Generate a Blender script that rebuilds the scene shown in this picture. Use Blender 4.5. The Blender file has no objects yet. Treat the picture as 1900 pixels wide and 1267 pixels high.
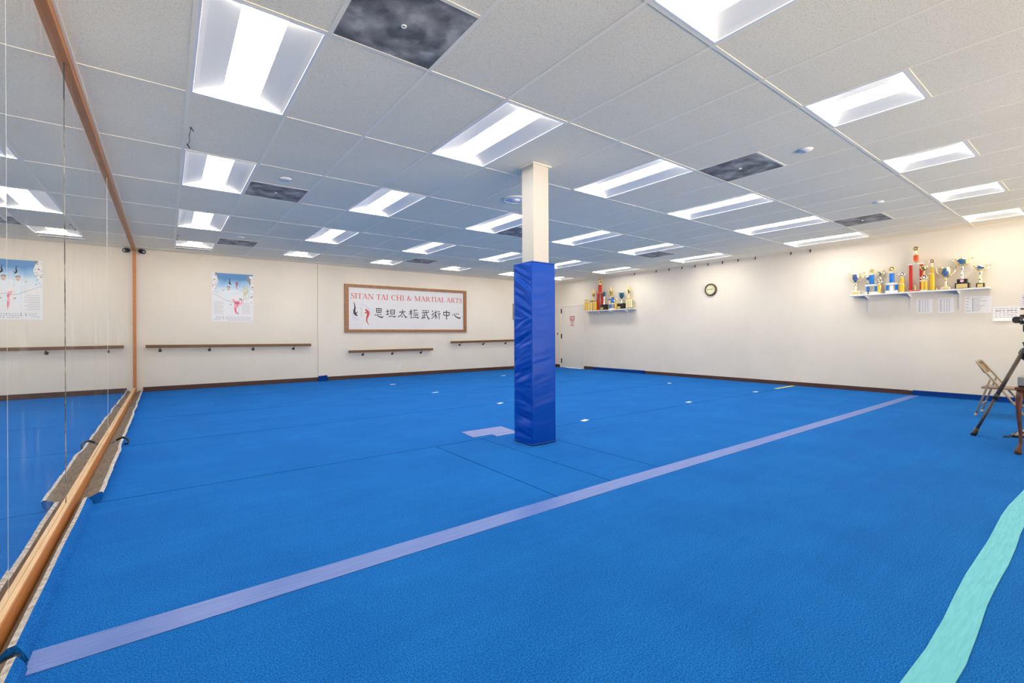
import bpy, bmesh, math, random
from mathutils import Vector, Matrix, noise

random.seed(7)
C = bpy.context.scene.collection
sc = bpy.context.scene
PI = math.pi

# ------------------------------------------------------------------ camera
CZ = 1.0915                      # lens height above the carpet
YAW, ROLL = 0.6446, -0.005
cam = bpy.data.cameras.new('camera')
cam.sensor_width = 36.0
cam.sensor_fit = 'HORIZONTAL'
cam.lens = 854.54 / 1900 * 36.0
cam.shift_y = -13.45 / 1900
cam.clip_start = 0.02
co = bpy.data.objects.new('camera', cam)
C.objects.link(co)
r = Vector((math.cos(YAW), -math.sin(YAW), 0))
f = Vector((math.sin(YAW), math.cos(YAW), 0))
u = Vector((0, 0, 1))
r3 = r * math.cos(ROLL) + u * math.sin(ROLL)
u3 = u * math.cos(ROLL) - r * math.sin(ROLL)
co.matrix_world = Matrix(((r3.x, u3.x, -f.x, 0), (r3.y, u3.y, -f.y, 0), (r3.z, u3.z, -f.z, CZ), (0, 0, 0, 1)))
sc.camera = co

# ------------------------------------------------------------------ world, exposure
w = bpy.data.worlds.new('world')
sc.world = w
w.use_nodes = True
bg = w.node_tree.nodes['Background']
# added glow through an unseen open end: dim above horizon, warm below, brightening ceiling
wt = w.node_tree
wc = wt.nodes.new('ShaderNodeTexCoord')
wsep = wt.nodes.new('ShaderNodeSeparateXYZ')
wr = wt.nodes.new('ShaderNodeValToRGB')
wmap = wt.nodes.new('ShaderNodeMath')
wmap.operation = 'MULTIPLY_ADD'
wmap.inputs[1].default_value = 0.5
wmap.inputs[2].default_value = 0.5
wt.links.new(wc.outputs['Generated'], wsep.inputs[0])
wt.links.new(wsep.outputs[2], wmap.inputs[0])
wt.links.new(wmap.outputs[0], wr.inputs[0])
wr.color_ramp.elements[0].position = 0.49
wr.color_ramp.elements[0].color = (1.0, 0.84, 0.64, 1)
wr.color_ramp.elements[1].position = 0.51
wr.color_ramp.elements[1].color = (0.02, 0.02, 0.02, 1)
wt.links.new(wr.outputs[0], bg.inputs[0])
bg.inputs[1].default_value = 15.0
LAMP = 23.8                                             # radiance of the troffer diffusers
sc.view_settings.view_transform = 'Standard'
sc.view_settings.look = 'None'
sc.view_settings.exposure = 0.0
sc.view_settings.gamma = 1.0
sc.view_settings.use_curve_mapping = False

# room: mirror plane x = LX, far wall y = FY, trophy wall x = RX, ceiling z = H
LX, RX, FY, H, NY = -0.48, 10.393, 11.51, 2.773, -5.5  # NY is the unseen open end, set back to even out the added glow
GX, GY, S = 0.74, 1.4436, 0.6096      # ceiling grid origin and 2 ft module


# ------------------------------------------------------------------ helpers
def srgb(rr, g, b):
    def c(v):
        v /= 255.0
        return v / 12.92 if v <= 0.04045 else ((v + 0.055) / 1.055) ** 2.4
    return (c(rr), c(g), c(b), 1)


def mat(name, col, rough=0.6, metal=0.0, spec=0.5, sheen=0.0, coat=0.0, emit=None, alpha=1.0):
    m = bpy.data.materials.new(name)
    m.use_nodes = True
    p = m.node_tree.nodes['Principled BSDF']
    p.inputs['Base Color'].default_value = col
    p.inputs['Roughness'].default_value = rough
    p.inputs['Metallic'].default_value = metal
    p.inputs['Specular IOR Level'].default_value = spec
    p.inputs['Sheen Weight'].default_value = sheen
    p.inputs['Coat Weight'].default_value = coat
    p.inputs['Alpha'].default_value = alpha
    if emit:
        p.inputs['Emission Color'].default_value = emit[0]
        p.inputs['Emission Strength'].default_value = emit[1]
    return m


class N:
    """small node-graph helper"""
    def __init__(self, m):
        self.t = m.node_tree
        self.p = m.node_tree.nodes['Principled BSDF']

    def add(self, typ, **kw):
        n = self.t.nodes.new(typ)
        for k, v in kw.items():
            if k in n.inputs:
                n.inputs[k].default_value = v
            else:
                setattr(n, k, v)
        return n

    def link(self, a, b):
        self.t.links.new(a, b)

    def coords(self, scale=(1, 1, 1), rot=(0, 0, 0)):
        tc = self.add('ShaderNodeTexCoord')
        mp = self.add('ShaderNodeMapping')
        mp.inputs['Scale'].default_value = scale
        mp.inputs['Rotation'].default_value = rot
        self.link(tc.outputs['Object'], mp.inputs['Vector'])
        return mp.outputs['Vector']

    def noise(self, vec, scale, detail=3.0, rough=0.5):
        n = self.add('ShaderNodeTexNoise')
        n.inputs['Scale'].default_value = scale
        n.inputs['Detail'].default_value = detail
        n.inputs['Roughness'].default_value = rough
        self.link(vec, n.inputs['Vector'])
        return n.outputs['Fac']

    def ramp(self, fac, stops):
        n = self.add('ShaderNodeValToRGB')
        el = n.color_ramp.elements
        el[0].position, el[0].color = stops[0]
        el[1].position, el[1].color = stops[1]
        for pos, c in stops[2:]:
            e = el.new(pos)
            e.color = c
        self.link(fac, n.inputs['Fac'])
        return n.outputs['Color']

    def mix(self, fac, a, b, mode='MIX'):
        n = self.add('ShaderNodeMix', data_type='RGBA', blend_type=mode)
        for sock, v in ((n.inputs[0], fac), (n.inputs[6], a), (n.inputs[7], b)):
            if hasattr(v, 'default_value'):
                self.link(v, sock)
            else:
                sock.default_value = v
        return n.outputs[2]

    def math(self, op, a, b=0.0):
        n = self.add('ShaderNodeMath', operation=op)
        for sock, v in ((n.inputs[0], a), (n.inputs[1], b)):
            if hasattr(v, 'default_value'):
                self.link(v, sock)
            else:
                sock.default_value = v
        return n.outputs[0]

    def bump(self, h, strength=0.3, dist=0.01):
        n = self.add('ShaderNodeBump')
        n.inputs['Strength'].default_value = strength
        n.inputs['Distance'].default_value = dist
        self.link(h, n.inputs['Height'])
        self.link(n.outputs['Normal'], self.p.inputs['Normal'])

    def base(self, c):
        self.link(c, self.p.inputs['Base Color'])


def scl(c, k):
    return (c[0] * k, c[1] * k, c[2] * k, 1)


# ------------------------------------------------------------------ materials
# walls: cream paint with faint scuffs
WALL = (0.735, 0.685, 0.595, 1)
m_wall = mat('wall_paint', WALL, 0.75, spec=0.25)
n = N(m_wall)
v = n.coords()
f1 = n.noise(v, 1.1, 4)
f2 = n.noise(n.coords((1, 1, 0.35)), 6.0, 5, 0.65)
c1 = n.ramp(f1, [(0.3, scl(WALL, 0.95)), (0.7, scl(WALL, 1.03))])
c2 = n.ramp(f2, [(0.55, (1, 1, 1, 1)), (0.85, (0.965, 0.96, 0.95, 1))])
n.base(n.mix(1.0, c1, c2, 'MULTIPLY'))

# blue carpet
CARP = (0.0055, 0.125, 0.60, 1)
m_carpet = mat('blue_carpet', CARP, 0.95, spec=0.05, sheen=0.02)
m_carpet.node_tree.nodes['Principled BSDF'].inputs['Sheen Tint'].default_value = (0.55, 0.75, 1, 1)
m_carpet.node_tree.nodes['Principled BSDF'].inputs['Sheen Roughness'].default_value = 0.4
n = N(m_carpet)
v = n.coords()
fa = n.noise(v, 185, 2, 0.6)
fb = n.noise(v, 1.6, 5, 0.6)
fc = n.noise(n.coords((0.25, 2.2, 1)), 5, 4, 0.6)
ca = n.ramp(fa, [(0.30, (0.002, 0.060, 0.255, 1)), (0.70, (0.015, 0.205, 0.68, 1))])
cb = n.ramp(fb, [(0.35, (0.90, 0.92, 0.94, 1)), (0.70, (1.12, 1.08, 1.05, 1))])
cc = n.ramp(fc, [(0.35, (0.95, 0.96, 0.97, 1)), (0.70, (1.05, 1.04, 1.03, 1))])
n.base(n.mix(1.0, n.mix(1.0, ca, cb, 'MULTIPLY'), cc, 'MULTIPLY'))
n.bump(fa, 0.5, 0.006)

# mineral-fibre ceiling tile: pin holes, short fissures
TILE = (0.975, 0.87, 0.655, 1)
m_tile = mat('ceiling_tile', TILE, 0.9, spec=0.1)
n = N(m_tile)
v = n.coords()
d1 = n.noise(v, 260, 2, 0.5)
d2 = n.noise(v, 115, 3, 0.6)
h1 = n.ramp(d1, [(0.325, (0.52, 0.52, 0.52, 1)), (0.395, (1, 1, 1, 1))])
h2 = n.ramp(d2, [(0.285, (0.32, 0.32, 0.32, 1)), (0.32, (1, 1, 1, 1))])
wv = n.noise(v, 0.7, 3)
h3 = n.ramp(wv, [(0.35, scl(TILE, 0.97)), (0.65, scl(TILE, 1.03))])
st = n.noise(n.coords((1, 1, 1)), 5.2, 6, 0.75)
h4 = n.ramp(st, [(0.235, (0.25, 0.25, 0.26, 1)), (0.25, (1, 1, 1, 1))])
n.base(n.mix(1.0, n.mix(1.0, h3, n.mix(1.0, h1, h2, 'MULTIPLY'), 'MULTIPLY'), h4, 'MULTIPLY'))
n.bump(d2, 0.15, 0.004)

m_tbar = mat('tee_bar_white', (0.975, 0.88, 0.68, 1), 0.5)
m_light_frame = mat('fixture_white', (0.82, 0.82, 0.82, 1), 0.45)
m_wing = mat('reflector_white', (0.93, 0.88, 0.78, 1), 0.5)
m_diff = mat('lit_diffuser', (0.9, 0.9, 0.9, 1), 0.5, emit=((1.0, 0.94, 0.84, 1), LAMP))


def wood(name, a, b, sc_=(1, 12, 12), rough=0.45):
    m = mat(name, a, rough)
    n = N(m)
    f0 = n.noise(n.coords(sc_), 4.0, 5, 0.65)
    n.base(n.ramp(f0, [(0.3, a), (0.7, b)]))
    return m


m_rail_wood = wood('oak_frame_wood', (0.43, 0.150, 0.034, 1), (0.58, 0.235, 0.066, 1), (12, 0.8, 12))
m_bare_wood = wood('bare_pine', (0.58, 0.36, 0.175, 1), (0.73, 0.51, 0.29, 1), (12, 0.8, 12))
m_hand_wood = wood('handrail_wood', (0.105, 0.044, 0.014, 1), (0.17, 0.078, 0.027, 1), (0.8, 12, 12))
m_sign_wood = wood('sign_frame_wood', (0.235, 0.098, 0.038, 1), (0.34, 0.155, 0.062, 1), (3, 12, 3))
m_base_wood = wood('dark_baseboard', (0.040, 0.016, 0.011, 1), (0.095, 0.036, 0.022, 1), (1, 1, 14))
m_table_wood = wood('mahogany', (0.045, 0.012, 0.006, 1), (0.155, 0.045, 0.018, 1), (6, 6, 6), 0.3)

# mirror glass with dusty streaks
m_mirror = bpy.data.materials.new('mirror_glass')
m_mirror.use_nodes = True
nt = m_mirror.node_tree
p = nt.nodes['Principled BSDF']
p.inputs['Base Color'].default_value = (0.90, 0.905, 0.885, 1)
p.inputs['Metallic'].default_value = 1.0
p.inputs['Roughness'].default_value = 0.0
n = N(m_mirror)
dif = n.add('ShaderNodeBsdfDiffuse')
dif.inputs['Color'].default_value = (0.85, 0.85, 0.86, 1)
mx = n.add('ShaderNodeMixShader')
s1 = n.noise(n.coords((1, 2.2, 0.5)), 3.0, 5, 0.62)
s2 = n.noise(n.coords((1, 1, 1)), 1.3, 3, 0.5)
a1 = n.ramp(s1, [(0.50, (0, 0, 0, 1)), (0.80, (0.40, 0.40, 0.40, 1))])
a2 = n.ramp(s2, [(0.46, (0.0, 0.0, 0.0, 1)), (0.72, (1, 1, 1, 1))])
am = n.math('ADD', n.math('MULTIPLY', a1, a2), 0.018)
n.link(am, mx.inputs[0])
n.link(p.outputs[0], mx.inputs[1])
n.link(dif.outputs[0], mx.inputs[2])
n.link(mx.outputs[0], nt.nodes['Material Output'].inputs['Surface'])

m_edge = mat('polished_glass_edge', (0.72, 0.76, 0.74, 1), 0.2)
m_mastic = mat('old_mastic', (0.30, 0.24, 0.17, 1), 0.8)
n = N(m_mastic)
n.base(n.ramp(n.noise(n.coords((1, 1, 0.5)), 14, 5, 0.75), [(0.42, (0.03, 0.025, 0.02, 1)), (0.64, (0.50, 0.45, 0.34, 1))]))
m_rubber_gap = mat('black_rubber_gap', (0.02, 0.022, 0.022, 1), 0.5)  # black rubber, also the dark of the gap by the tape end

# mat flaps
m_backing = mat('carpet_backing', (0.20, 0.165, 0.13, 1), 0.95, spec=0.1)
n = N(m_backing)
n.base(n.ramp(n.noise(n.coords((9, 1.5, 9)), 6, 5, 0.7), [(0.3, (0.15, 0.125, 0.10, 1)), (0.72, (0.29, 0.245, 0.20, 1))]))
m_foam = mat('grey_foam', (0.46, 0.45, 0.44, 1), 0.95, spec=0.1)
n = N(m_foam)
n.base(n.ramp(n.noise(n.coords((1, 1, 1)), 45, 4, 0.7), [(0.35, (0.30, 0.28, 0.26, 1)), (0.6, (0.62, 0.60, 0.58, 1))]))

# vinyl pad
m_vinyl = mat('blue_vinyl', (0.0010, 0.062, 0.43, 1), 0.28, spec=0.17)
n = N(m_vinyl)
n.bump(n.noise(n.coords((1, 1, 1)), 320, 2), 0.06, 0.002)
m_vinyl_dk = mat('blue_vinyl_hem', (0.002, 0.05, 0.32, 1), 0.45)
m_post = mat('post_paint', (0.50, 0.48, 0.445, 1), 0.55)

# tapes
m_tape = mat('lilac_tape', (0.105, 0.165, 0.56, 1), 0.42, spec=0.5)
n = N(m_tape)
n.base(n.ramp(n.noise(n.coords((0.6, 14, 1)), 6, 5, 0.65), [(0.3, (0.050, 0.130, 0.46, 1)), (0.72, (0.115, 0.195, 0.54, 1))]))
m_patch = mat('pale_patch_tape', (0.135, 0.195, 0.48, 1), 0.45)
m_teal = mat('teal_tape', (0.125, 0.50, 0.63, 1), 0.75)
n = N(m_teal)
n.base(n.ramp(n.noise(n.coords((0.8, 9, 1)), 9, 5, 0.6), [(0.3, (0.105, 0.45, 0.57, 1)), (0.72, (0.155, 0.57, 0.70, 1))]))
m_yellow = mat('yellow_tape', (0.72, 0.66, 0.10, 1), 0.5)
m_scrap = mat('white_tape', (0.75, 0.80, 0.82, 1), 0.5)
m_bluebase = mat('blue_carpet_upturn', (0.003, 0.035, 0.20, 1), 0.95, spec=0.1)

m_door = mat('door_paint', (0.76, 0.71, 0.635, 1), 0.5)
m_dark = mat('dark_metal', (0.05, 0.045, 0.04, 1), 0.4, metal=0.7)
m_steel = mat('brushed_steel', (0.55, 0.53, 0.50, 1), 0.35, metal=1.0)
m_white = mat('white_plastic', (0.80, 0.79, 0.77, 1), 0.45)
m_offw = mat('shelf_white', (0.70, 0.70, 0.69, 1), 0.45)
m_paper = mat('paper', (0.80, 0.79, 0.78, 1), 0.8)
m_paper2 = mat('lilac_paper', (0.72, 0.66, 0.74, 1), 0.8)
m_print = mat('grey_print', (0.33, 0.33, 0.37, 1), 0.8)
m_black = mat('black_plastic', (0.012, 0.012, 0.013, 1), 0.3)
m_ink = mat('black_ink', (0.025, 0.025, 0.03, 1), 0.7)
m_red = mat('red_ink', (0.56, 0.055, 0.045, 1), 0.7)
m_lilac = mat('lilac_wash', (0.62, 0.60, 0.69, 1), 0.8)
m_vinylw = mat('banner_vinyl', (0.67, 0.67, 0.68, 1), 0.5)
n = N(m_vinylw)
n.bump(n.noise(n.coords((0.6, 1, 2.2)), 2.2, 3), 0.25, 0.05)
m_signred = mat('sign_red', (0.46, 0.03, 0.03, 1), 0.6)
m_gold = mat('gold_plastic', (0.92, 0.70, 0.27, 1), 0.22, metal=1.0)
m_pale = mat('pale_gold', (0.95, 0.84, 0.55, 1), 0.22, metal=1.0)
m_silver = mat('silver_plastic', (0.78, 0.77, 0.74, 1), 0.2, metal=1.0)
m_yel = mat('yellow_foil', (0.78, 0.50, 0.035, 1), 0.3, metal=0.45)
m_redf = mat('red_foil', (0.52, 0.022, 0.015, 1), 0.32, metal=0.35)
m_oranf = mat('orange_red_foil', (0.75, 0.10, 0.03, 1), 0.3, metal=0.4)
m_bluf = mat('blue_foil', (0.012, 0.17, 0.62, 1), 0.3, metal=0.35)
m_navy = mat('navy_emblem', (0.02, 0.07, 0.22, 1), 0.35)
m_tealc = mat('teal_cup', (0.012, 0.10, 0.17, 1), 0.3, metal=0.3)
m_marble = mat('white_marble', (0.78, 0.76, 0.75, 1), 0.35)
m_blk = mat('black_base', (0.013, 0.011, 0.010, 1), 0.25)
m_plq = mat('gold_plaque', (0.72, 0.56, 0.22, 1), 0.35, metal=0.6)
m_bronze = mat('bronze_case', (0.115, 0.075, 0.035, 1), 0.35, metal=0.4)
m_dial = mat('clock_dial', (0.66, 0.66, 0.42, 1), 0.6)
m_chair = mat('beige_steel', (0.36, 0.285, 0.19, 1), 0.45)
m_chair_dk = mat('brown_steel_seat', (0.27, 0.19, 0.12, 1), 0.45)
m_rubw = mat('grey_rubber', (0.42, 0.40, 0.38, 1), 0.7)
m_grey = mat('grey_case', (0.20, 0.21, 0.235, 1), 0.4)
m_green = mat('green_fabric', (0.13, 0.34, 0.24, 1), 0.9)
m_leg = mat('tripod_tube', (0.06, 0.052, 0.047, 1), 0.4, metal=0.4)

# perforated return-air panel with soot
m_perf = mat('perforated_grille', (0.2, 0.2, 0.2, 1), 0.6)
n = N(m_perf)
tc = n.add('ShaderNodeTexCoord')
sp = n.add('ShaderNodeSeparateXYZ')
n.link(tc.outputs['Object'], sp.inputs[0])
K = 2 * PI / 0.0075
sx = n.math('SINE', n.math('MULTIPLY', sp.outputs[0], K))
sy = n.math('SINE', n.math('MULTIPLY', sp.outputs[1], K))
holes = n.ramp(n.math('ADD', n.math('MULTIPLY', n.math('ADD', sx, sy), 0.25), 0.5), [(0.47, (0.50, 0.46, 0.40, 1)), (0.64, (0.10, 0.094, 0.082, 1))])
nz1 = n.noise(n.coords((1, 1, 1)), 5.0, 4, 0.5)
rr2 = n.math('SQRT', n.math('ADD', n.math('MULTIPLY', sp.outputs[0], sp.outputs[0]), n.math('MULTIPLY', sp.outputs[1], sp.outputs[1])))
rsn = n.math('SINE', n.math('ADD', n.math('MULTIPLY', rr2, 46.0), n.math('MULTIPLY', nz1, 14.0)))
soot = n.ramp(n.math('ADD', n.math('MULTIPLY', rsn, 0.035), nz1), [(0.40, (0.40, 0.40, 0.41, 1)), (0.56, (1.0, 1.0, 1.0, 1)), (0.66, (1.6, 1.6, 1.6, 1))])
n.base(n.mix(1.0, holes, soot, 'MULTIPLY'))


# ------------------------------------------------------------------ mesh helpers
class MB:
    lift = 0

    def __init__(self):
        self.bm = bmesh.new()
        self.mi = 0

    def face(self, pts):
        vs = [self.bm.verts.new(q) for q in pts]
        fc_ = self.bm.faces.new(vs)
        fc_.material_index = self.mi
        return fc_

    def box(self, x0, x1, y0, y1, z0, z1):
        v = [self.bm.verts.new((x, y, z)) for z in (z0, z1) for y in (y0, y1) for x in (x0, x1)]
        for a in ((0, 2, 3, 1), (4, 5, 7, 6), (0, 1, 5, 4), (2, 6, 7, 3), (0, 4, 6, 2), (1, 3, 7, 5)):
            fc_ = self.bm.faces.new([v[i] for i in a])
            fc_.material_index = self.mi
        return self

    def prism(self, poly, axis, a, b):
        """polygon given in the two other axes, extruded from a to b along axis"""
        def P3(q, t):
            if axis == 'x':
                return (t, q[0], q[1])
            if axis == 'y':
                return (q[0], t, q[1])
            return (q[0], q[1], t)
        va = [self.bm.verts.new(P3(q, a)) for q in poly]
        vb = [self.bm.verts.new(P3(q, b)) for q in poly]
        k = len(poly)
        fs = [self.bm.faces.new(va), self.bm.faces.new(vb[::-1])]
        for i in range(k):
            j = (i + 1) % k
            fs.append(self.bm.faces.new((va[j], va[i], vb[i], vb[j])))
        for fc_ in fs:
            fc_.material_index = self.mi
        return self

    def tube(self, pts, rad, seg=10, closed=False):
        pts = [Vector(q) for q in pts]
        rads = rad if isinstance(rad, (list, tuple)) else [rad] * len(pts)
        rings = []
        k = len(pts)
        for i, q in enumerate(pts):
            if closed:
                d = pts[(i + 1) % k] - pts[i - 1]
            else:
                d = pts[min(i + 1, k - 1)] - pts[max(i - 1, 0)]
            d.normalize()
            up = Vector((0, 0, 1)) if abs(d.z) < 0.95 else Vector((1, 0, 0))
            a = d.cross(up).normalized()
            b = d.cross(a).normalized()
            rings.append([self.bm.verts.new(q + (a * math.cos(t) + b * math.sin(t)) * rads[i]) for t in [2 * PI * s / seg for s in range(seg)]])
        rng = range(k) if closed else range(k - 1)
        for i in rng:
            A, B = rings[i], rings[(i + 1) % k]
            for s in range(seg):
                t = (s + 1) % seg
                fc_ = self.bm.faces.new((A[s], A[t], B[t], B[s]))
                fc_.material_index = self.mi
                fc_.smooth = True
        if not closed:
            for R in (rings[0], rings[-1]):
                fc_ = self.bm.faces.new(R)
                fc_.material_index = self.mi
        return self

    def lathe(self, prof, seg=20, cx=0, cy=0, z0=0, sx=1, sy=1):
        rings = []
        for (rr, z) in prof:
            if rr < 1e-5:
                rings.append([self.bm.verts.new((cx, cy, z0 + z))])
            else:
                rings.append([self.bm.verts.new((cx + rr * sx * math.cos(2 * PI * s / seg), cy + rr * sy * math.sin(2 * PI * s / seg), z0 + z)) for s in range(seg)])
        for A, B in zip(rings, rings[1:]):
            for s in range(seg):
                t = (s + 1) % seg
                if len(A) == 1 and len(B) == 1:
                    continue
                if len(A) == 1:
                    fc_ = self.bm.faces.new((A[0], B[t], B[s]))
                elif len(B) == 1:
                    fc_ = self.bm.faces.new((A[s], A[t], B[0]))
                else:
                    fc_ = self.bm.faces.new((A[s], A[t], B[t], B[s]))
                fc_.smooth = True
                fc_.material_index = self.mi
        for R in (rings[0], rings[-1]):
            if len(R) > 2:
                self.bm.faces.new(R).material_index = self.mi
        return self

    def stroke(self, pts, wid, y=0.0, th=0.0012):
        """brush stroke in the x-z plane, front face towards -y"""
        MB.lift = (MB.lift + 1) % 40
        th = th + 0.00003 * MB.lift
        k = len(pts)
        ws = wid if isinstance(wid, (list, tuple)) else [wid] * k
        L, R = [], []
        for i in range(k):
            a = pts[max(i - 1, 0)]
            b = pts[min(i + 1, k - 1)]
            dx, dz = b[0] - a[0], b[1] - a[1]
            ln = math.hypot(dx, dz) or 1
            nx, nz = -dz / ln, dx / ln
            L.append((pts[i][0] + nx * ws[i] / 2, pts[i][1] + nz * ws[i] / 2))
            R.append((pts[i][0] - nx * ws[i] / 2, pts[i][1] - nz * ws[i] / 2))
        for i in range(k - 1):
            self.prism([L[i], L[i + 1], R[i + 1], R[i]], 'y', y, y - th)
        return self

    def bevel(self, wd, seg=2):
        es = [e for e in self.bm.edges if len(e.link_faces) == 2 and e.calc_face_angle(0) > 0.6]
        bmesh.ops.bevel(self.bm, geom=es, offset=wd, segments=seg, affect='EDGES', profile=0.5)
        return self

    def build(self, name, mats, parent=None, smooth=False, loc=None, rz=None):
        bmesh.ops.recalc_face_normals(self.bm, faces=self.bm.faces)
        me = bpy.data.meshes.new(name)
        self.bm.to_mesh(me)
        self.bm.free()
        for m in (mats if isinstance(mats, (list, tuple)) else [mats]):
            me.materials.append(m)
        if smooth:
            for q in me.polygons:
                q.use_smooth = True
        o = bpy.data.objects.new(name, me)
        C.objects.link(o)
        if parent:
            o.parent = parent
        if loc:
            o.location = loc
        if rz is not None:
            o.rotation_euler = (0, 0, rz)
        return o


def tag(o, label, cat, group=None, kind=None):
    o['label'] = label
    o['category'] = cat
    if group:
        o['group'] = group
    if kind:
        o['kind'] = kind
    return o


def struct(o):
    o['kind'] = 'structure'
    return o


def thing(name, label, cat, loc=(0, 0, 0), rz=0.0, group=None):
    o = bpy.data.objects.new(name, None)
    o.empty_display_size = 0.1
    C.objects.link(o)
    o.location = loc
    o.rotation_euler = (0, 0, rz)
    return tag(o, label, cat, group)


def copy_tree(src, loc, label, rz=None, group=None):
    rt = src.copy()
    C.objects.link(rt)
    rt.location = loc
    if rz is not None:
        rt.rotation_euler = (0, 0, rz)
    rt['label'] = label
    if group:
        rt['group'] = group
    for ch in list(src.children):
        c_ = ch.copy()
        C.objects.link(c_)
        c_.parent = rt
        for g in list(ch.children):
            d_ = g.copy()
            C.objects.link(d_)
            d_.parent = c_
    return rt


def arc(cx, cz, rx, rz_, a0, a1, k=10):
    return [(cx + rx * math.cos(math.radians(a0 + (a1 - a0) * i / k)), cz + rz_ * math.sin(math.radians(a0 + (a1 - a0) * i / k))) for i in range(k + 1)]


# ================================================================== ROOM SHELL
# floor: carpet laid in rolls with narrow open seams over a dark slab
b = MB()
g = 0.0045
EDGE = -0.375


def roll(x0, x1, y0, y1):
    g = 0.0075 if y0 > 4 else 0.0045
    b.box(x0 + (g if x0 > 0 else -0.004), x1 - g, y0 + g, y1 - g, -0.03, 0.0)


roll(EDGE, RX + 0.05, NY, 0.38)
roll(EDGE, RX + 0.05, 0.38, 2.20)
for xa, xb in ((EDGE, 2.10), (2.10, 2.64), (2.64, 3.22), (3.22, RX + 0.05)):
    roll(xa, xb, 2.20, 4.045)
for ya, yb in ((4.045, 5.965), (5.965, 7.76), (7.76, 9.72), (9.72, FY + 0.05)):
    roll(EDGE, RX + 0.05, ya, yb)
b.mi = 1
b.box(-0.75, RX + 0.3, NY, FY + 0.3, -0.12, -0.03)
struct(b.build('floor', [m_carpet, m_bluebase]))

struct(MB().box(-0.70, RX + 0.2, FY, FY + 0.15, -0.03, H + 0.15).build('wall_back', m_wall))
DY0, DY1, DZ = 10.155, 11.135, 1.99
b = MB()
b.box(RX, RX + 0.2, NY, DY0 - 0.02, -0.03, H + 0.15)
b.box(RX, RX + 0.2, DY1 + 0.02, FY + 0.15, -0.03, H + 0.15)
b.box(RX, RX + 0.2, DY0 - 0.02, DY1 + 0.02, DZ + 0.02, H + 0.15)
struct(b.build('wall_right', m_wall))
struct(MB().box(-0.70, LX - 0.008, NY, FY, -0.03, H + 0.15).build('wall_left', m_wall))
# boxed-in pilaster on the far wall
struct(MB().box(2.885, 3.105, FY - 0.03, FY, 0.0, H + 0.01).build('trim_1', m_wall))

# door on the trophy wall
d = struct(MB().box(RX + 0.012, RX + 0.05, DY0, DY1, 0.004, DZ).bevel(0.003, 1).build('door_1', m_door))
b = MB()
b.box(RX - 0.012, RX + 0.06, DY0 - 0.055, DY0 - 0.003, 0.0, DZ + 0.003)
b.box(RX - 0.012, RX + 0.06, DY1 + 0.003, DY1 + 0.055, 0.0, DZ + 0.003)
b.box(RX - 0.012, RX + 0.06, DY0 - 0.055, DY1 + 0.055, DZ + 0.0035, DZ + 0.05)
struct(b.build('trim_2', m_door))
for hz in (1.84, 1.02, 0.22):
    bb = MB().box(RX - 0.006, RX + 0.012, DY1 - 0.028, DY1 + 0.006, hz - 0.07, hz + 0.07)
    bb.tube([(RX - 0.004, DY1 + 0.002, hz - 0.075), (RX - 0.004, DY1 + 0.002, hz + 0.075)], 0.009, 8)
    bb.build('hinge', m_dark, d)

# baseboards
struct(MB().box(-0.36, RX, FY - 0.014, FY, 0.0, 0.095).build('baseboard_back', m_base_wood))
b = MB()
b.box(RX - 0.014, RX, 9.70, DY0 - 0.056, 0.0, 0.092)
b.box(RX - 0.014, RX, 2.27, 7.815, 0.0, 0.08)
b.box(RX - 0.014, RX, DY1 + 0.056, FY - 0.014, 0.0, 0.092)
b.mi = 1
b.box(RX - 0.03, RX, 2.215, 2.27, 0.01, 0.075)
struct(b.build('baseboard_right', [m_base_wood, m_rubber_gap]))


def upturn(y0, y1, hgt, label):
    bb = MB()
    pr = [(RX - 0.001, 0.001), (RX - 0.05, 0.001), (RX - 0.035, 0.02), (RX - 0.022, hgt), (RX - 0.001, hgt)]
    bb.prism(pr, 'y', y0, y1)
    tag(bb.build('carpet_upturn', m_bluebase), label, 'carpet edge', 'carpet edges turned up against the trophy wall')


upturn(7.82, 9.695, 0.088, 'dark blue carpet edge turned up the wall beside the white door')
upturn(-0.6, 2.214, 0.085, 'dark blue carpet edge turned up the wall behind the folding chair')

# ------------------------------------------------------------------ ceiling
rows = [(-0.5, 0.0, 'square'), (1, 2, 'long'), (3, 4, 'long'), (5, 6, 'long'), (7, 7.5, 'square')]
cols = [-1, 2, 5, 8, 11, 14]
vents = [(c_, j) for c_ in (0, 6, 12) for j in (0.5, 3.5, 6.5) if not (c_ == 12 and j == 6.5)]
holesL = [(c_, r_[0], r_[1]) for r_ in rows for c_ in cols]
jl = [x * 0.5 for x in range(-12, 17)]
X0, X1 = -0.52, RX + 0.02
xs = [X0] + [GX + i * S for i in range(-1, 16)] + [X1]
ys = [NY] + [GY + j * 2 * S for j in jl if NY < GY + j * 2 * S < FY] + [FY + 0.02]


def is_hole(cx, cy):
    for (c_, j0, j1) in holesL:
        if GX + c_ * S < cx < GX + (c_ + 1) * S and GY + j0 * 2 * S < cy < GY + j1 * 2 * S:
            return True
    return False


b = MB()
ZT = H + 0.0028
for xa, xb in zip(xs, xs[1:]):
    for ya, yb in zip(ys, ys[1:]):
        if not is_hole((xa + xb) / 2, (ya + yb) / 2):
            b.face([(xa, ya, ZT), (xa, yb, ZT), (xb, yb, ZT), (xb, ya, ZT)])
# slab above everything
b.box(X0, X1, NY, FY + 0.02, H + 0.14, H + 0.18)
struct(b.build('ceiling', m_tile))
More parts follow.
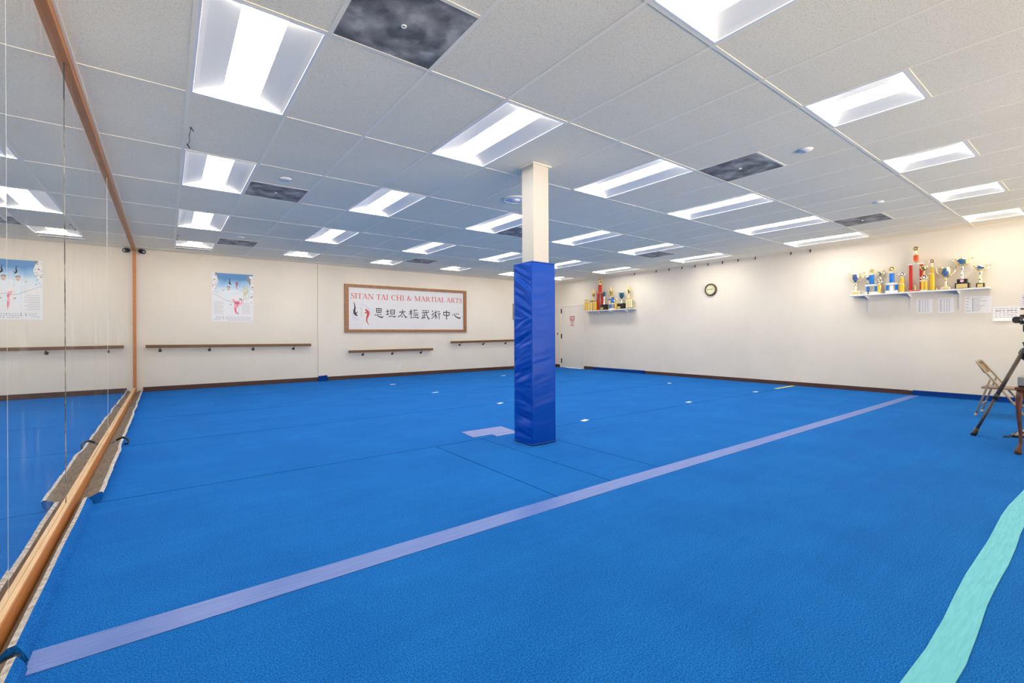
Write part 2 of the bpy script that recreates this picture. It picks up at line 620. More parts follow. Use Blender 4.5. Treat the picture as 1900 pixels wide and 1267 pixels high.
# exposed tee grid
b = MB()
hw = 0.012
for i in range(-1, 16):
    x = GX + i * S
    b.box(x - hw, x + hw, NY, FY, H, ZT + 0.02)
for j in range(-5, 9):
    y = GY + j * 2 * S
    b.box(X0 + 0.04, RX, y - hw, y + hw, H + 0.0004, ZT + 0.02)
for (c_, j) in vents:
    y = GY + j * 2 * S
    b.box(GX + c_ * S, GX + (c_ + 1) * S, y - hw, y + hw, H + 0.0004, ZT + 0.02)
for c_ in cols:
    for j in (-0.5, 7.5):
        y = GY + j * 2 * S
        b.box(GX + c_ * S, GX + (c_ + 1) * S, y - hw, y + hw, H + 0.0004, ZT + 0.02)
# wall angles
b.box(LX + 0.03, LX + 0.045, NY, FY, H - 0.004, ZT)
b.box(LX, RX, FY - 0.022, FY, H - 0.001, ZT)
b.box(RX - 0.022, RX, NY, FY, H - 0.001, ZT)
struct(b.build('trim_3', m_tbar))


# ------------------------------------------------------------------ recessed lights
def light_proto(long_, label, loc):
    t = thing('ceiling_light', label, 'ceiling light', loc, 0, 'recessed ceiling lights')
    wd = S - 2 * hw
    ln = (2 * S if long_ else S) - 2 * hw
    hx, hy = wd / 2, ln / 2
    lw = 0.110                       # half width of the diffuser
    zl = 0.040                       # height of the diffuser in the recess
    e = 0.034 if long_ else 0.045    # sloping glowing ends
    fb = MB()
    fr = 0.012
    for (xa, xb, ya, yb) in ((-hx, -hx + fr, -hy, hy), (hx - fr, hx, -hy, hy), (-hx + fr, hx - fr, -hy, -hy + fr), (-hx + fr, hx - fr, hy - fr, hy)):
        fb.box(xa, xb, ya, yb, 0.0, 0.03)
    fb.build('frame', m_light_frame, t)
    hb = MB()
    hb.box(-hx, hx, -hy, hy, 0.095, 0.105)
    hb.box(-hx, -hx + 0.003, -hy, hy, 0.03, 0.095)
    hb.box(hx - 0.003, hx, -hy, hy, 0.03, 0.095)
    hb.box(-hx, hx, -hy, -hy + 0.003, 0.03, 0.095)
    hb.box(-hx, hx, hy - 0.003, hy, 0.03, 0.095)
    hb.build('housing', m_light_frame, t)
    i_ = fr + 0.001
    for sgn in (-1, 1):
        wb = MB()
        k = 6
        for q in range(k):
            def at(s):
                x = (hx - i_) + (lw - (hx - i_)) * s
                z = 0.004 + (zl - 0.010) * (s ** 0.8)
                yy = (hy - i_) - e * s
                return sgn * x, z, yy
            xa, za, yya = at(q / k)
            xb, zb, yyb = at((q + 1) / k)
            fc_ = wb.face([(xa, -yya, za), (xa, yya, za), (xb, yyb, zb), (xb, -yyb, zb)])
            fc_.smooth = True
        wb.build('reflector', m_wing, t)
    db = MB()
    yb_ = hy - i_ - e
    db.face([(-lw, -yb_, zl), (-lw, yb_, zl), (lw, yb_, zl), (lw, -yb_, zl)])
    for sgn in (-1, 1):
        db.face([(-lw, sgn * yb_, zl), (lw, sgn * yb_, zl), (lw, sgn * yb_, zl - 0.007), (-lw, sgn * yb_, zl - 0.007)])
        db.face([(-lw, sgn * yb_, zl - 0.007), (lw, sgn * yb_, zl - 0.007), (hx - i_, sgn * (hy - i_), 0.004), (-hx + i_, sgn * (hy - i_), 0.004)])
    db.build('diffuser', m_diff, t)
    return t


rown = ['in the row nearest the viewer', 'in the second row from the viewer', 'in the middle row of five',
        'in the second row from the banner wall', 'in the row beside the banner wall']
coln = ['against the mirror', 'second from the mirror', 'third from the mirror', 'fourth from the mirror', 'fifth from the mirror', 'beside the trophy wall']
prL = prS = None
for ri, (j0, j1, kd) in enumerate(rows):
    for ci, c_ in enumerate(cols):
        loc = (GX + (c_ + 0.5) * S, GY + (j0 + j1) * S, H)
        lab = '%s recessed light %s, %s' % (kd, rown[ri], coln[ci])
        if kd == 'long':
            if prL is None:
                prL = light_proto(True, lab, loc)
            else:
                copy_tree(prL, loc, lab)
        else:
            if prS is None:
                prS = light_proto(False, lab, loc)
            else:
                copy_tree(prS, loc, lab)

# ------------------------------------------------------------------ return-air grilles
vr = {0.5: 'nearest the viewer', 3.5: 'mid-row', 6.5: 'close to the banner wall'}
vc = {0: 'sooty perforated ceiling grille in the row near the mirror, %s', 6: 'sooty perforated ceiling grille in the row beyond the post, %s',
      12: 'sooty perforated ceiling grille in the row near the trophy wall, %s'}
pv = None
for (c_, j) in vents:
    loc = (GX + (c_ + 0.5) * S, GY + (j + 0.25) * 2 * S, H)
    lab = vc[c_] % vr[j]
    if pv is None:
        pv = thing('ceiling_vent', lab, 'vent', loc, 0, 'perforated ceiling grilles')
        q = S / 2 - hw
        MB().box(-q, q, -q, q, 0.002, 0.010).build('grille', m_perf, pv)
        sb = MB()
        sb.tube([(0.012 * math.cos(a), 0.012 * math.sin(a), 0.0) for a in [2 * PI * k / 16 for k in range(16)]], 0.004, 8, closed=True)
        sb.build('screw_ring', m_white, pv)
    else:
        copy_tree(pv, loc, lab, rz=PI / 2 * random.choice((0, 1, 2, 3)))

# round ceiling covers and detectors
first = None
for (x, y, lab) in ((1.037, 5.415, 'flat round white cover beside the middle grille near the mirror'),
                    (1.033, 9.10, 'flat round white cover beside the grille nearest the banner wall'),
                    (4.709, 1.757, 'flat round white cover beside the grille over the open floor'),
                    (7.36, 1.904, 'flat round white cover beside a grille near the trophy wall')):
    if first is None:
        first = MB().lathe([(0.058, 0.0), (0.058, -0.004), (0.052, -0.012), (0.0, -0.014)], 28).build('ceiling_cover', m_white, loc=(x, y, ZT))
        tag(first, lab, 'ceiling cover', 'round ceiling covers')
    else:
        o = first.copy()
        C.objects.link(o)
        o.location = (x, y, ZT)
        o['label'] = lab
t = thing('ceiling_speaker', 'round ceiling disc with a centre cap behind the post top', 'ceiling speaker', (3.50, 4.56, ZT))
MB().lathe([(0.155, 0.0), (0.155, -0.004), (0.148, -0.008), (0.0, -0.008)], 36).build('plate', m_light_frame, t)
bb = MB()
bb.tube([(0.15 * math.cos(2 * PI * k / 40), 0.15 * math.sin(2 * PI * k / 40), -0.008) for k in range(40)], 0.004, 6, closed=True)
bb.build('rim', m_tbar, t)
MB().lathe([(0.05, -0.008), (0.045, -0.022), (0.0, -0.026)], 24).build('cap', m_white, t)

# dark slot beside the last light near the mirror
bb = MB()
bb.box(0.155, 0.70, 10.80, 10.90, H - 0.006, H + 0.004)
t = tag(bb.build('slot_vent', m_rubber_gap), 'narrow dark slot grille beside the last light near the mirror', 'vent')
bb = MB()
for (xa, xb, ya, yb) in ((0.135, 0.72, 10.76, 10.80), (0.135, 0.72, 10.90, 10.94), (0.135, 0.155, 10.80, 10.90), (0.70, 0.72, 10.80, 10.90)):
    bb.box(xa, xb, ya, yb, H - 0.012, H + 0.002)
bb.build('frame', m_light_frame, t)

# loose wire ends poking through beside the tee bars
for (x, y0, y1, lab) in ((0.165, 4.50, 4.99, 'loose dark wire hanging along the grid bar before the second light'),
                         (0.163, 9.45, 9.95, 'loose dark wire along the grid bar before the last light')):
    bb = MB()
    pts = [(x + 0.003 * math.sin(k * 1.1), y0 + (y1 - y0) * k / 12, H - 0.006 - 0.012 * math.sin(PI * k / 12)) for k in range(13)]
    bb.tube(pts, 0.0022, 6)
    bb.tube([(x, y0, H - 0.006), (x + 0.022, y0 + 0.05, H - 0.018)], 0.004, 6)
    bb.tube([(x - 0.008, y1 - 0.06, H - 0.004), (x + 0.012, y1 + 0.0, H - 0.012)], 0.005, 6)
    tag(bb.build('loose_wire', m_rubber_gap), lab, 'wire', 'loose wires on the ceiling')

# small hooks under the ceiling on the trophy wall
fh = None
hk = [8.147, 7.446, 7.054, 6.682, 6.328, 5.991, 5.63, 5.263, 4.881, 4.159, 3.798]
nth = ['first', 'second', 'third', 'fourth', 'fifth', 'sixth', 'seventh', 'eighth', 'ninth', 'tenth', 'eleventh']
for k, y in enumerate(hk):
    lab = 'small dark hook under the ceiling, %s along the wall from the corner shelf' % nth[k]
    if fh is None:
        bb = MB()
        bb.tube([(0, 0, 0.02), (0, 0, -0.022), (-0.01, 0, -0.034), (-0.022, 0, -0.030), (-0.026, 0, -0.018)], 0.006, 8)
        bb.box(-0.004, 0.007, -0.010, 0.010, -0.012, 0.024)
        fh = tag(bb.build('wall_hook', m_dark, loc=(RX - 0.007, y, H - 0.03)), lab, 'hook', 'hooks under the ceiling')
    else:
        o = fh.copy()
        C.objects.link(o)
        o.location = (RX - 0.007, y, H - 0.03)
        o['label'] = lab

# ================================================================== MIRROR WALL
seams = [NY, -1.19, 0.05, 1.295, 2.54, 3.798, 5.055, 6.30, 7.53, 8.735, 9.96, 11.435]
tilt = [0, 0, 0, 0, 0.55, 0.0, 0.03, -0.08, 0.08, -0.05, 0.03]
mn = ['tall mirror panel beside the viewer', 'tall mirror panel just before the narrow edge panel', 'tall mirror panel out past the picture edge', 'tall mirror panel at the picture edge, before the poster reflection',
      'tall mirror panel reflecting the poster, before the dark seam', 'tall mirror panel just beyond the dark seam', 'tall mirror panel, second beyond the dark seam',
      'tall mirror panel, third beyond the dark seam', 'tall mirror panel, fourth beyond the dark seam', 'tall mirror panel, fifth beyond the dark seam', 'last tall mirror panel in the corner by the handrail']
names = {3: mn[3], 4: mn[4], 5: mn[5], 6: mn[6], 7: mn[7], 8: mn[8], 9: mn[9], 10: mn[10], 2: mn[2]}
seams = seams[3:]
labs = [mn[3], mn[4], mn[5], mn[6], mn[7], mn[8], mn[9], mn[10]]
tl = [0.55, 0.02, 0.03, -0.06, 0.07, -0.05, 0.03, 0.0]
for k in range(len(seams) - 1):
    y0, y1 = seams[k], seams[k + 1]
    gap = 0.002
    g0 = 0.010 if abs(y0 - 3.798) < 0.01 else gap
    g1 = 0.010 if abs(y1 - 3.798) < 0.01 else gap
    ln = (y1 - g1) - (y0 + g0)
    bb = MB()
    bb.box(-0.006, -0.0005, -ln, 0, 0.062, 2.755)
    bb.mi = 1
    # silvered front face
    bb.bm.faces.ensure_lookup_table()
    for fc_ in bb.bm.faces:
        fc_.normal_update()
        fc_.material_index = 0 if fc_.normal.x > 0.9 else 1
    o = bb.build('wall_mirror', [m_mirror, m_edge], loc=(LX + 0.0005, y1 - g1, 0), rz=math.radians(tl[k]))
    tag(o, labs[k], 'mirror', 'mirror panels along the wall')
bb = MB()
bb.box(LX - 0.0065, LX + 0.0012, 3.789, 3.807, 0.0998, 2.50)
o = tag(bb.build('adhesive_strip', m_mastic), 'mottled old adhesive showing in the wide dark mirror seam', 'adhesive')
bb = MB()
bb.box(LX - 0.0065, LX + 0.0018, 3.789, 3.807, 2.50, 2.7215)
tag(bb.build('rubber_strip', m_rubber_gap), 'black rubber strip at the top of the wide mirror seam', 'strip')

fr = thing('mirror_molding', 'reddish oak frame around the long wall of mirrors', 'mirror frame', (LX, 5.0, 0))
bb = MB()
pr = [(LX - 0.008, 2.722), (LX + 0.026, 2.722), (LX + 0.030, 2.728), (LX + 0.030, 2.772), (LX - 0.008, 2.772)]
bb.prism(pr, 'y', NY, 3.797)
bb.prism([(a, z) for a, z in pr], 'y', 3.799, 11.435)
o = bb.build('top_rail', m_rail_wood, fr)
o.location = (-LX, -5.0, 0)
bb = MB()
pr = [(LX + 0.002, 0.0), (LX + 0.022, 0.0), (LX + 0.022, 0.094), (LX + 0.020, 0.097), (LX + 0.002, 0.097)]
bb.prism(pr, 'y', NY, 11.435)
o = bb.build('bottom_rail', m_rail_wood, fr)
o.location = (-LX, -5.0, 0)
o2 = MB().box(LX + 0.001, LX + 0.0185, NY, 11.435, 0.0972, 0.0995).build('rail_cap', m_bare_wood, o)
bb = MB()
bb.box(LX - 0.006, LX + 0.026, 11.437, 11.480, 0.0, 2.768)
o = bb.bevel(0.003, 1).build('stile', m_rail_wood, fr)
o.location = (-LX, -5.0, 0)

# ---- mat edges curled up against the mirror base
def curled(y0, y1, prof, name, label, mats, wob=0.0, step=0.06, seed=0.0):
    """prof: list of (x, z, material) cross-section points; swept along y with a wobble on the free lip"""
    bb = MB()
    k = max(2, int((y1 - y0) / step))
    ringsv = []
    for i in range(k + 1):
        y = y0 + (y1 - y0) * i / k
        wv_ = wob * noise.noise(Vector((seed, y * 2.1, 0.3))) + 0.35 * wob * noise.noise(Vector((seed, y * 9.0, 1.3)))
        ringsv.append([bb.bm.verts.new((x + wv_ * wt, y, max(z + wv_ * 0.5 * wt, 0.001))) for (x, z, wt, m_) in prof])
    m_n = len(prof)
    for A, B in zip(ringsv, ringsv[1:]):
        for i in range(m_n):
            j = (i + 1) % m_n
            fc_ = bb.bm.faces.new((A[i], A[j], B[j], B[i]))
            fc_.material_index = prof[i][3]
    e0 = bb.bm.faces.new(ringsv[0]); e0.material_index = 2
    e1 = bb.bm.faces.new(ringsv[-1]); e1.material_index = 2
    return tag(bb.build(name, mats), label, 'mat edge', 'carpet mat edges curled up at the mirror base')


mm = [m_backing, m_foam, m_carpet]
x_ = LX + 0.034
# near stretch: blue side leaning up, grey foam lip showing
lip = [(-0.374, 0.001, 0, 2), (-0.385, 0.032, 0.4, 2), (-0.404, 0.064, 1, 1), (-0.424, 0.060, 0.8, 0), (-0.446, 0.036, 0.2, 0), (-0.456, 0.001, 0, 0)]
curled(2.225, 4.00, lip, 'mat_edge', 'blue mat edge with grey foam lip beside the mirror rail, before the flap', mm, 0.004, seed=1)
lip2 = [(q[0] + 0.012, q[1] * 0.85, q[2], q[3]) for q in lip[:-2]] + lip[-2:]
lip2[0] = (-0.366, 0.001, 0, 2)
curled(NY, 2.165, lip2, 'mat_edge', 'blue mat edge at the mirror rail nearest the viewer', mm, 0.004, seed=2)
# far stretches: wide brown backing flap with white fringe
flap = [(-0.352, 0.001, 0, 2), (-0.340, 0.030, 0.6, 2), (-0.334, 0.060, 1, 1), (-0.343, 0.068, 1, 1), (-0.356, 0.066, 0.7, 0), (-0.405, 0.040, 0.1, 0), (-0.455, 0.022, 0, 0), (-0.455, 0.001, 0, 0)]
curled(4.06, 6.045, flap, 'mat_edge', 'brown-backed carpet flap curled up at the mirror base, nearest of the flaps', mm, 0.016, seed=3)
fl2 = [(q[0] - 0.006 * (q[2] > 0.3), q[1] * 0.95 if q[1] > 0.01 else q[1], q[2], q[3]) for q in flap]
curled(6.09, 9.05, fl2, 'mat_edge', 'brown-backed carpet flap curled up at the mirror base, between the other two', mm, 0.016, seed=4)
fl3 = [(q[0] - 0.018 * (q[2] > 0.3) - 0.012 * (q[0] > -0.36 and q[2] <= 0.3), q[1] * 0.9 if q[1] > 0.01 else q[1], q[2], q[3]) for q in flap]
curled(9.10, 11.42, fl3, 'mat_edge', 'brown-backed carpet flap curled up at the mirror base, in the far corner', mm, 0.012, seed=5)
# black strap loop between flaps
bb = MB()
bb.tube([(-0.40, 6.066, 0.05), (-0.36, 6.066, 0.075), (-0.33, 6.062, 0.07), (-0.305, 6.05, 0.04), (-0.31, 6.04, 0.012), (-0.335, 6.05, 0.008)], 0.010, 8)
tag(bb.build('strap_loop', m_rubber_gap), 'black strap loop between two carpet flaps at the mirror base', 'strap')
bb = MB()  # black wedge drawn in place of a dark gap between mat edges
bb.prism([(-0.445, 0.001), (-0.40, 0.001), (-0.392, 0.030), (-0.405, 0.040), (-0.435, 0.028)], 'y', 2.168, 2.222)
tag(bb.bevel(0.004, 1).build('gap_wedge', m_rubber_gap), 'black wedge filling the dark gap at the mirror base by the tape end', 'wedge')

# ================================================================== FLOOR TAPE
def ribbon(pl, pr_, name, label, m_, z=0.0025, cat='tape', group=None):
    bb = MB()
    k = len(pl)
    for i in range(k - 1):
        A, B, D, E = pl[i], pl[i + 1], pr_[i + 1], pr_[i]
        up = [bb.bm.verts.new((q[0], q[1], z)) for q in (A, B, D, E)]
        dn = [bb.bm.verts.new((q[0], q[1], 0.0005)) for q in (A, B, D, E)]
        bb.bm.faces.new(up)
        bb.bm.faces.new(dn[::-1])
        for a in range(4):
            c_ = (a + 1) % 4
            bb.bm.faces.new((dn[a], dn[c_], up[c_], up[a]))
    bmesh.ops.remove_doubles(bb.bm, verts=bb.bm.verts, dist=0.0002)
    return tag(bb.build(name, m_), label, cat, group)


far_ = [(-0.372, 2.275), (0.6, 2.275), (2.57, 2.290), (5.0, 2.268), (7.5, 2.250), (RX - 0.055, 2.235)]
near_ = [(-0.372, 2.125), (0.6, 2.135), (2.57, 2.150), (5.0, 2.135), (7.5, 2.12), (RX - 0.055, 2.118)]
ribbon(far_, near_, 'seam_tape', 'long lilac tape strip over the carpet seam, mirror to trophy wall', m_tape)
# wavy teal strip
tl_, tr_ = [], []
for i in range(41):
    x = -0.3 + 10.6 * i / 40
    wv1 = 0.010 * math.sin(x * 2.1) + 0.006 * math.sin(x * 4.7 + 1)
    tl_.append((x, 0.430 + wv1))
    tr_.append((x, 0.331 + wv1 * 0.8 + 0.004 * math.sin(x * 5.5)))
ribbon(tl_, tr_, 'floor_strip', 'wavy teal strip lying on the blue carpet in the near corner', m_teal, 0.004, 'floor strip')
# square patch of tape by the post, three overlapping lengths
for k, (pl, lab) in enumerate((([(2.632, 4.451), (3.174, 4.444), (3.16, 4.345), (2.625, 4.352)], 'pale lilac tape length, farthest of three patched beside the post'),
                               ([(2.62, 4.350), (3.158, 4.343), (3.15, 4.245), (2.61, 4.252)], 'pale lilac tape length, middle of three patched beside the post'),
                               ([(2.605, 4.250), (3.15, 4.243), (3.14, 4.14), (2.597, 4.138)], 'pale lilac tape length, nearest of three patched beside the post'))):
    bb = MB()
    bb.prism(pl, 'z', 0.0005, 0.003 + 0.0004 * k)
    tag(bb.build('patch_tape', m_patch), lab, 'tape', 'tape patch by the post')
bb = MB().prism([(2.84, 4.137), (3.14, 4.137), (3.07, 4.035), (2.82, 4.030)], 'z', 0.0005, 0.0036)
tag(bb.build('patch_tape', m_patch), 'short pale lilac tape end nearest the foot of the post', 'tape', 'tape patch by the post')
bb = MB().box(9.53, RX - 0.06, 4.075, 4.135, 0.0005, 0.004)
tag(bb.build('tape_strip', m_yellow), 'short yellow tape strip on the carpet against the trophy wall', 'tape')
sp_ = [(4.218, 4.094, 'white tape scrap on the carpet, next to the post on the trophy side'), (4.229, 5.948, 'white tape scrap on the carpet just behind the post'),
       (6.631, 4.161, 'white tape scrap halfway between post and trophy wall'), (3.998, 9.698, 'white tape scrap nearest the banner wall outlet'),
       (4.066, 7.824, 'white tape scrap on the carpet between post and banner'), (7.105, 9.838, 'white tape scrap on the far carpet below the third handrail'),
       (8.818, 5.999, 'white tape scrap on the carpet before the shelf by the door'), (8.739, 4.116, 'white tape scrap beside the yellow strip')]
for (x, y, lab) in sp_:
    a = random.uniform(0, 0.5)
    bb = MB().box(-0.06, 0.06, -0.03, 0.03, 0.0005, 0.003)
    tag(bb.build('tape_scrap', m_scrap, loc=(x, y, 0), rz=a), lab, 'tape scrap', 'white tape scraps on the carpet')

# ================================================================== PADDED POST
t = thing('padded_post', 'square cream post wrapped in a wrinkled blue vinyl pad', 'post', (2.99, 3.60, 0))
PX0, PX1, PY0, PY1, PZ = 2.848, 3.148, 3.462, 3.753, 1.803
bb = MB().box(2.893 - 2.99, 3.088 - 2.99, 3.487 - 3.60, 3.668 - 3.60, 0.0, H)
bb.bevel(0.004, 2).build('post', m_post, t)
bb = MB().box(2.872 - 2.99, 3.112 - 2.99, 3.462 - 3.60, 3.690 - 3.60, H - 0.006, H + 0.002)
bb.build('collar', m_tbar, t)
bb = MB()
ax, bx_, ay, by_ = PX0 - 2.99, PX1 - 2.99, PY0 - 3.60, PY1 - 3.60
per = []
nf = 26
crn = [(ax, by_), (ax, ay), (bx_, ay), (bx_, by_)]
for q in range(4):
    p0, p1 = crn[q], crn[(q + 1) % 4]
    nrm = ((-1, 0), (0, -1), (1, 0), (0, 1))[q]
    for i in range(nf):
        s = i / nf
        per.append((p0[0] + (p1[0] - p0[0]) * s, p0[1] + (p1[1] - p0[1]) * s, nrm, s, q))
nz = 190
ringsv = []
for k in range(nz + 1):
    z = 0.006 + (PZ - 0.006) * k / nz
    rg = []
    ez = min(1.0, k / 6, (nz - k) / 6)
    for (x, y, nrm, s, q) in per:
        ed = math.sin(PI * s) ** 0.45 if s > 0 else 0.0
        if q == 0:       # mirror side: strong diagonal folds (fan out in the upper part)
            sl = (z - 1.25) * 0.9
            zz = z + (s - 0.5) * (0.16 if z > 1.25 else -0.10 if z > 0.6 else 0.05)
            hgt = noise.noise(Vector((s * 0.9, zz * 13.0, 3.1))) * 0.9 + noise.noise(Vector((s * 1.6, zz * 25.0, 8.1))) * 0.45
            amp = 0.022
        else:
            zz = z - (s - 0.5) * 0.07
            hgt = noise.noise(Vector((s * 0.8 + q * 7, zz * 9.0, 5.2))) * 0.7 + noise.noise(Vector((s * 1.3 + q * 3, zz * 22.0, 1.7))) * 0.35
            amp = 0.0075
        hgt = hgt - 0.25 * abs(hgt)
        dsp = amp * hgt * ed * ez + 0.004 * math.sin(PI * s) * (q == 0)
        rg.append(bb.bm.verts.new((x + nrm[0] * dsp, y + nrm[1] * dsp, z)))
    ringsv.append(rg)
m_n = len(per)
for A, B in zip(ringsv, ringsv[1:]):
    for i in range(m_n):
        j = (i + 1) % m_n
        fc_ = bb.bm.faces.new((A[i], A[j], B[j], B[i]))
        fc_.smooth = True
bb.bm.faces.new(ringsv[0])
bb.bm.edges.ensure_lookup_table()
# top closes against the post
ins = [(2.893 - 2.99 - 0.001, 3.668 - 3.60 + 0.001), (2.893 - 2.99 - 0.001, 3.487 - 3.60 - 0.001), (3.088 - 2.99 + 0.001, 3.487 - 3.60 - 0.001), (3.088 - 2.99 + 0.001, 3.668 - 3.60 + 0.001)]
iv = [bb.bm.verts.new((q[0], q[1], PZ - 0.004)) for q in ins]
tp = ringsv[-1]
for q in range(4):
    seg_ = [tp[(q * nf + i) % m_n] for i in range(nf + 1)]
    bb.bm.faces.new(seg_ + [iv[(q + 1) % 4], iv[q]])
pad = bb.build('padding', m_vinyl, t)
for e in pad.data.edges:
    pass
for z in (0.012, PZ - 0.004):
    bb = MB()
    bb.tube([(ax, by_, z), (ax, ay, z), (bx_, ay, z), (bx_, by_, z)], 0.0065, 8, closed=True)
    bb.build('hem', m_vinyl_dk, pad)

# ================================================================== BANNER WALL
RW = FY                                     # wall face


def handrail(name, x0, x1, z0, z1, brx, label):
    t = thing(name, label, 'handrail', ((x0 + x1) / 2, RW, 0), 0, 'wooden handrails on the banner wall')
    cx = (x0 + x1) / 2
    bb = MB()
    y0, y1 = -0.105, -0.060
    hh = 0.030
    va = [(x0 - cx, y, z0 + dz) for (y, dz) in ((y0, -hh), (y1, -hh), (y1, hh), (y0, hh))]
    vb = [(x1 - cx, y, z1 + dz) for (y, dz) in ((y0, -hh), (y1, -hh), (y1, hh), (y0, hh))]
    A = [bb.bm.verts.new(q) for q in va]
    B = [bb.bm.verts.new(q) for q in vb]
    bb.bm.faces.new(A)
    bb.bm.faces.new(B[::-1])
    for i in range(4):
        j = (i + 1) % 4
        bb.bm.faces.new((A[i], A[j], B[j], B[i]))
    bb.bevel(0.017, 4).build('rail', m_hand_wood, t, smooth=False)
    for x in brx:
        zr = z0 + (z1 - z0) * (x - x0) / (x1 - x0) - hh
        bb = MB()
        bb.tube([(x - cx, -0.082, zr + 0.004), (x - cx, -0.080, zr - 0.025), (x - cx, -0.045, zr - 0.052), (x - cx, -0.006, zr - 0.056)], 0.009, 8)
        bk = bb.build('bracket', m_dark, t)
        pl = MB()
        pl.tube([(x - cx, -0.0005, zr - 0.056), (x - cx, -0.012, zr - 0.056)], 0.030, 16)
        pl.build('mounting_plate', m_dark, bk)


handrail('handrail', -0.316, 2.712, 0.888, 0.866, (-0.092, 0.729, 1.53, 2.346), 'long brown wooden handrail under the tall poster')
handrail('handrail', 3.582, 5.865, 0.683, 0.690, (3.951, 4.728, 5.54), 'lower brown wooden handrail under the framed banner')
handrail('handrail', 6.439, 9.30, 0.872, 0.905, (6.755, 7.569, 8.384), 'brown wooden handrail running behind the padded post')

# blue block at pilaster foot
bb = MB().prism([(-0.11, 0.0), (0.105, 0.0), (0.115, 0.05), (0.09, 0.135), (-0.10, 0.125)], 'y', -0.075, -0.032)
tag(bb.bevel(0.01, 2).build('foam_block', m_bluebase, loc=(2.985, FY, 0)), 'dark blue carpet scrap at the foot of the pilaster', 'carpet scrap')

# electrical outlet
t = thing('wall_outlet', 'white electrical outlet low on the wall under the banner', 'outlet', (4.918, FY, 0.262))
MB().box(-0.042, 0.042, -0.007, 0, -0.066, 0.066).bevel(0.003, 1).build('cover_plate', m_white, t)
for dz in (-0.028, 0.028):
    bb = MB().box(-0.017, 0.017, -0.0095, -0.007, dz - 0.017, dz + 0.017)
    q = bb.build('socket', m_offw, t)
    bb = MB()
    bb.box(-0.009, -0.006, -0.0102, -0.0095, dz - 0.008, dz + 0.008)
    bb.box(0.006, 0.009, -0.0102, -0.0095, dz - 0.008, dz + 0.008)
    bb.build('slots', m_rubber_gap, q)

# corner camera
t = thing('security_camera', 'small black security camera high in the mirror corner', 'camera', (-0.38, FY, 2.735))
MB().tube([(0, -0.002, 0.0), (0, -0.05, 0.005)], 0.028, 14).build('mount', m_black, t)
bb = MB()
bb.tube([(-0.02, -0.03, 0.004), (0.0, -0.06, 0.0), (0.045, -0.145, -0.022)], [0.030, 0.042, 0.040], 18)
hd = bb.build('housing', m_black, t, smooth=False)
MB().tube([(0.045, -0.146, -0.022), (0.049, -0.153, -0.024)], 0.022, 14).build('lens', m_steel, hd)

# half-hidden picture
t = thing('framed_picture', 'brown framed picture half hidden behind the padded post', 'picture', (8.90, FY, 1.80))
bb = MB()
for (xa, xb, za, zb) in ((-0.21, 0.21, 0.24, 0.25), (-0.21, 0.21, -0.25, -0.24), (-0.21, -0.195, -0.24, 0.24), (0.195, 0.21, -0.24, 0.24)):
    bb.box(xa, xb, -0.022, -0.001, za, zb)
bb.build('frame', m_base_wood, t)
MB().box(-0.195, 0.195, -0.018, -0.001, -0.24, 0.24).build('print', m_paper, t)

# ------------------------------------------------------------------ banner
BX, BZ = 5.24, 1.755
t = thing('banner_sign', 'oak framed white banner with red lettering and black brush characters', 'banner', (BX, FY, BZ))
x0, x1, z0, z1 = 3.505 - BX, 6.975 - BX, 1.157 - BZ, 2.352 - BZ
bw, bt = 0.095, 0.073
bb = MB()
bb.prism([(x0, z0), (x1, z0), (x1 - bw, z0 + bt), (x0 + bw, z0 + bt)], 'y', -0.045, -0.001)
bb.prism([(x0, z1), (x1, z1), (x1 - bw, z1 - bt), (x0 + bw, z1 - bt)], 'y', -0.045, -0.001)
bb.prism([(x0, z0), (x0, z1), (x0 + bw, z1 - bt), (x0 + bw, z0 + bt)], 'y', -0.045, -0.001)
bb.prism([(x1, z0), (x1, z1), (x1 - bw, z1 - bt), (x1 - bw, z0 + bt)], 'y', -0.045, -0.001)
bb.build('frame', m_sign_wood, t)
MB().box(x0 + bw - 0.01, x1 - bw + 0.01, -0.016, -0.001, z0 + bt - 0.01, z1 - bt + 0.01).build('sheet', m_vinylw, t)
YS = -0.0163

# serif capitals, unit cap height: (advance, list of (points, width))
TK, TN = 0.155, 0.055


def serif(x, z, w_=0.30):
    return ([(x - w_ / 2, z), (x + w_ / 2, z)], TN)


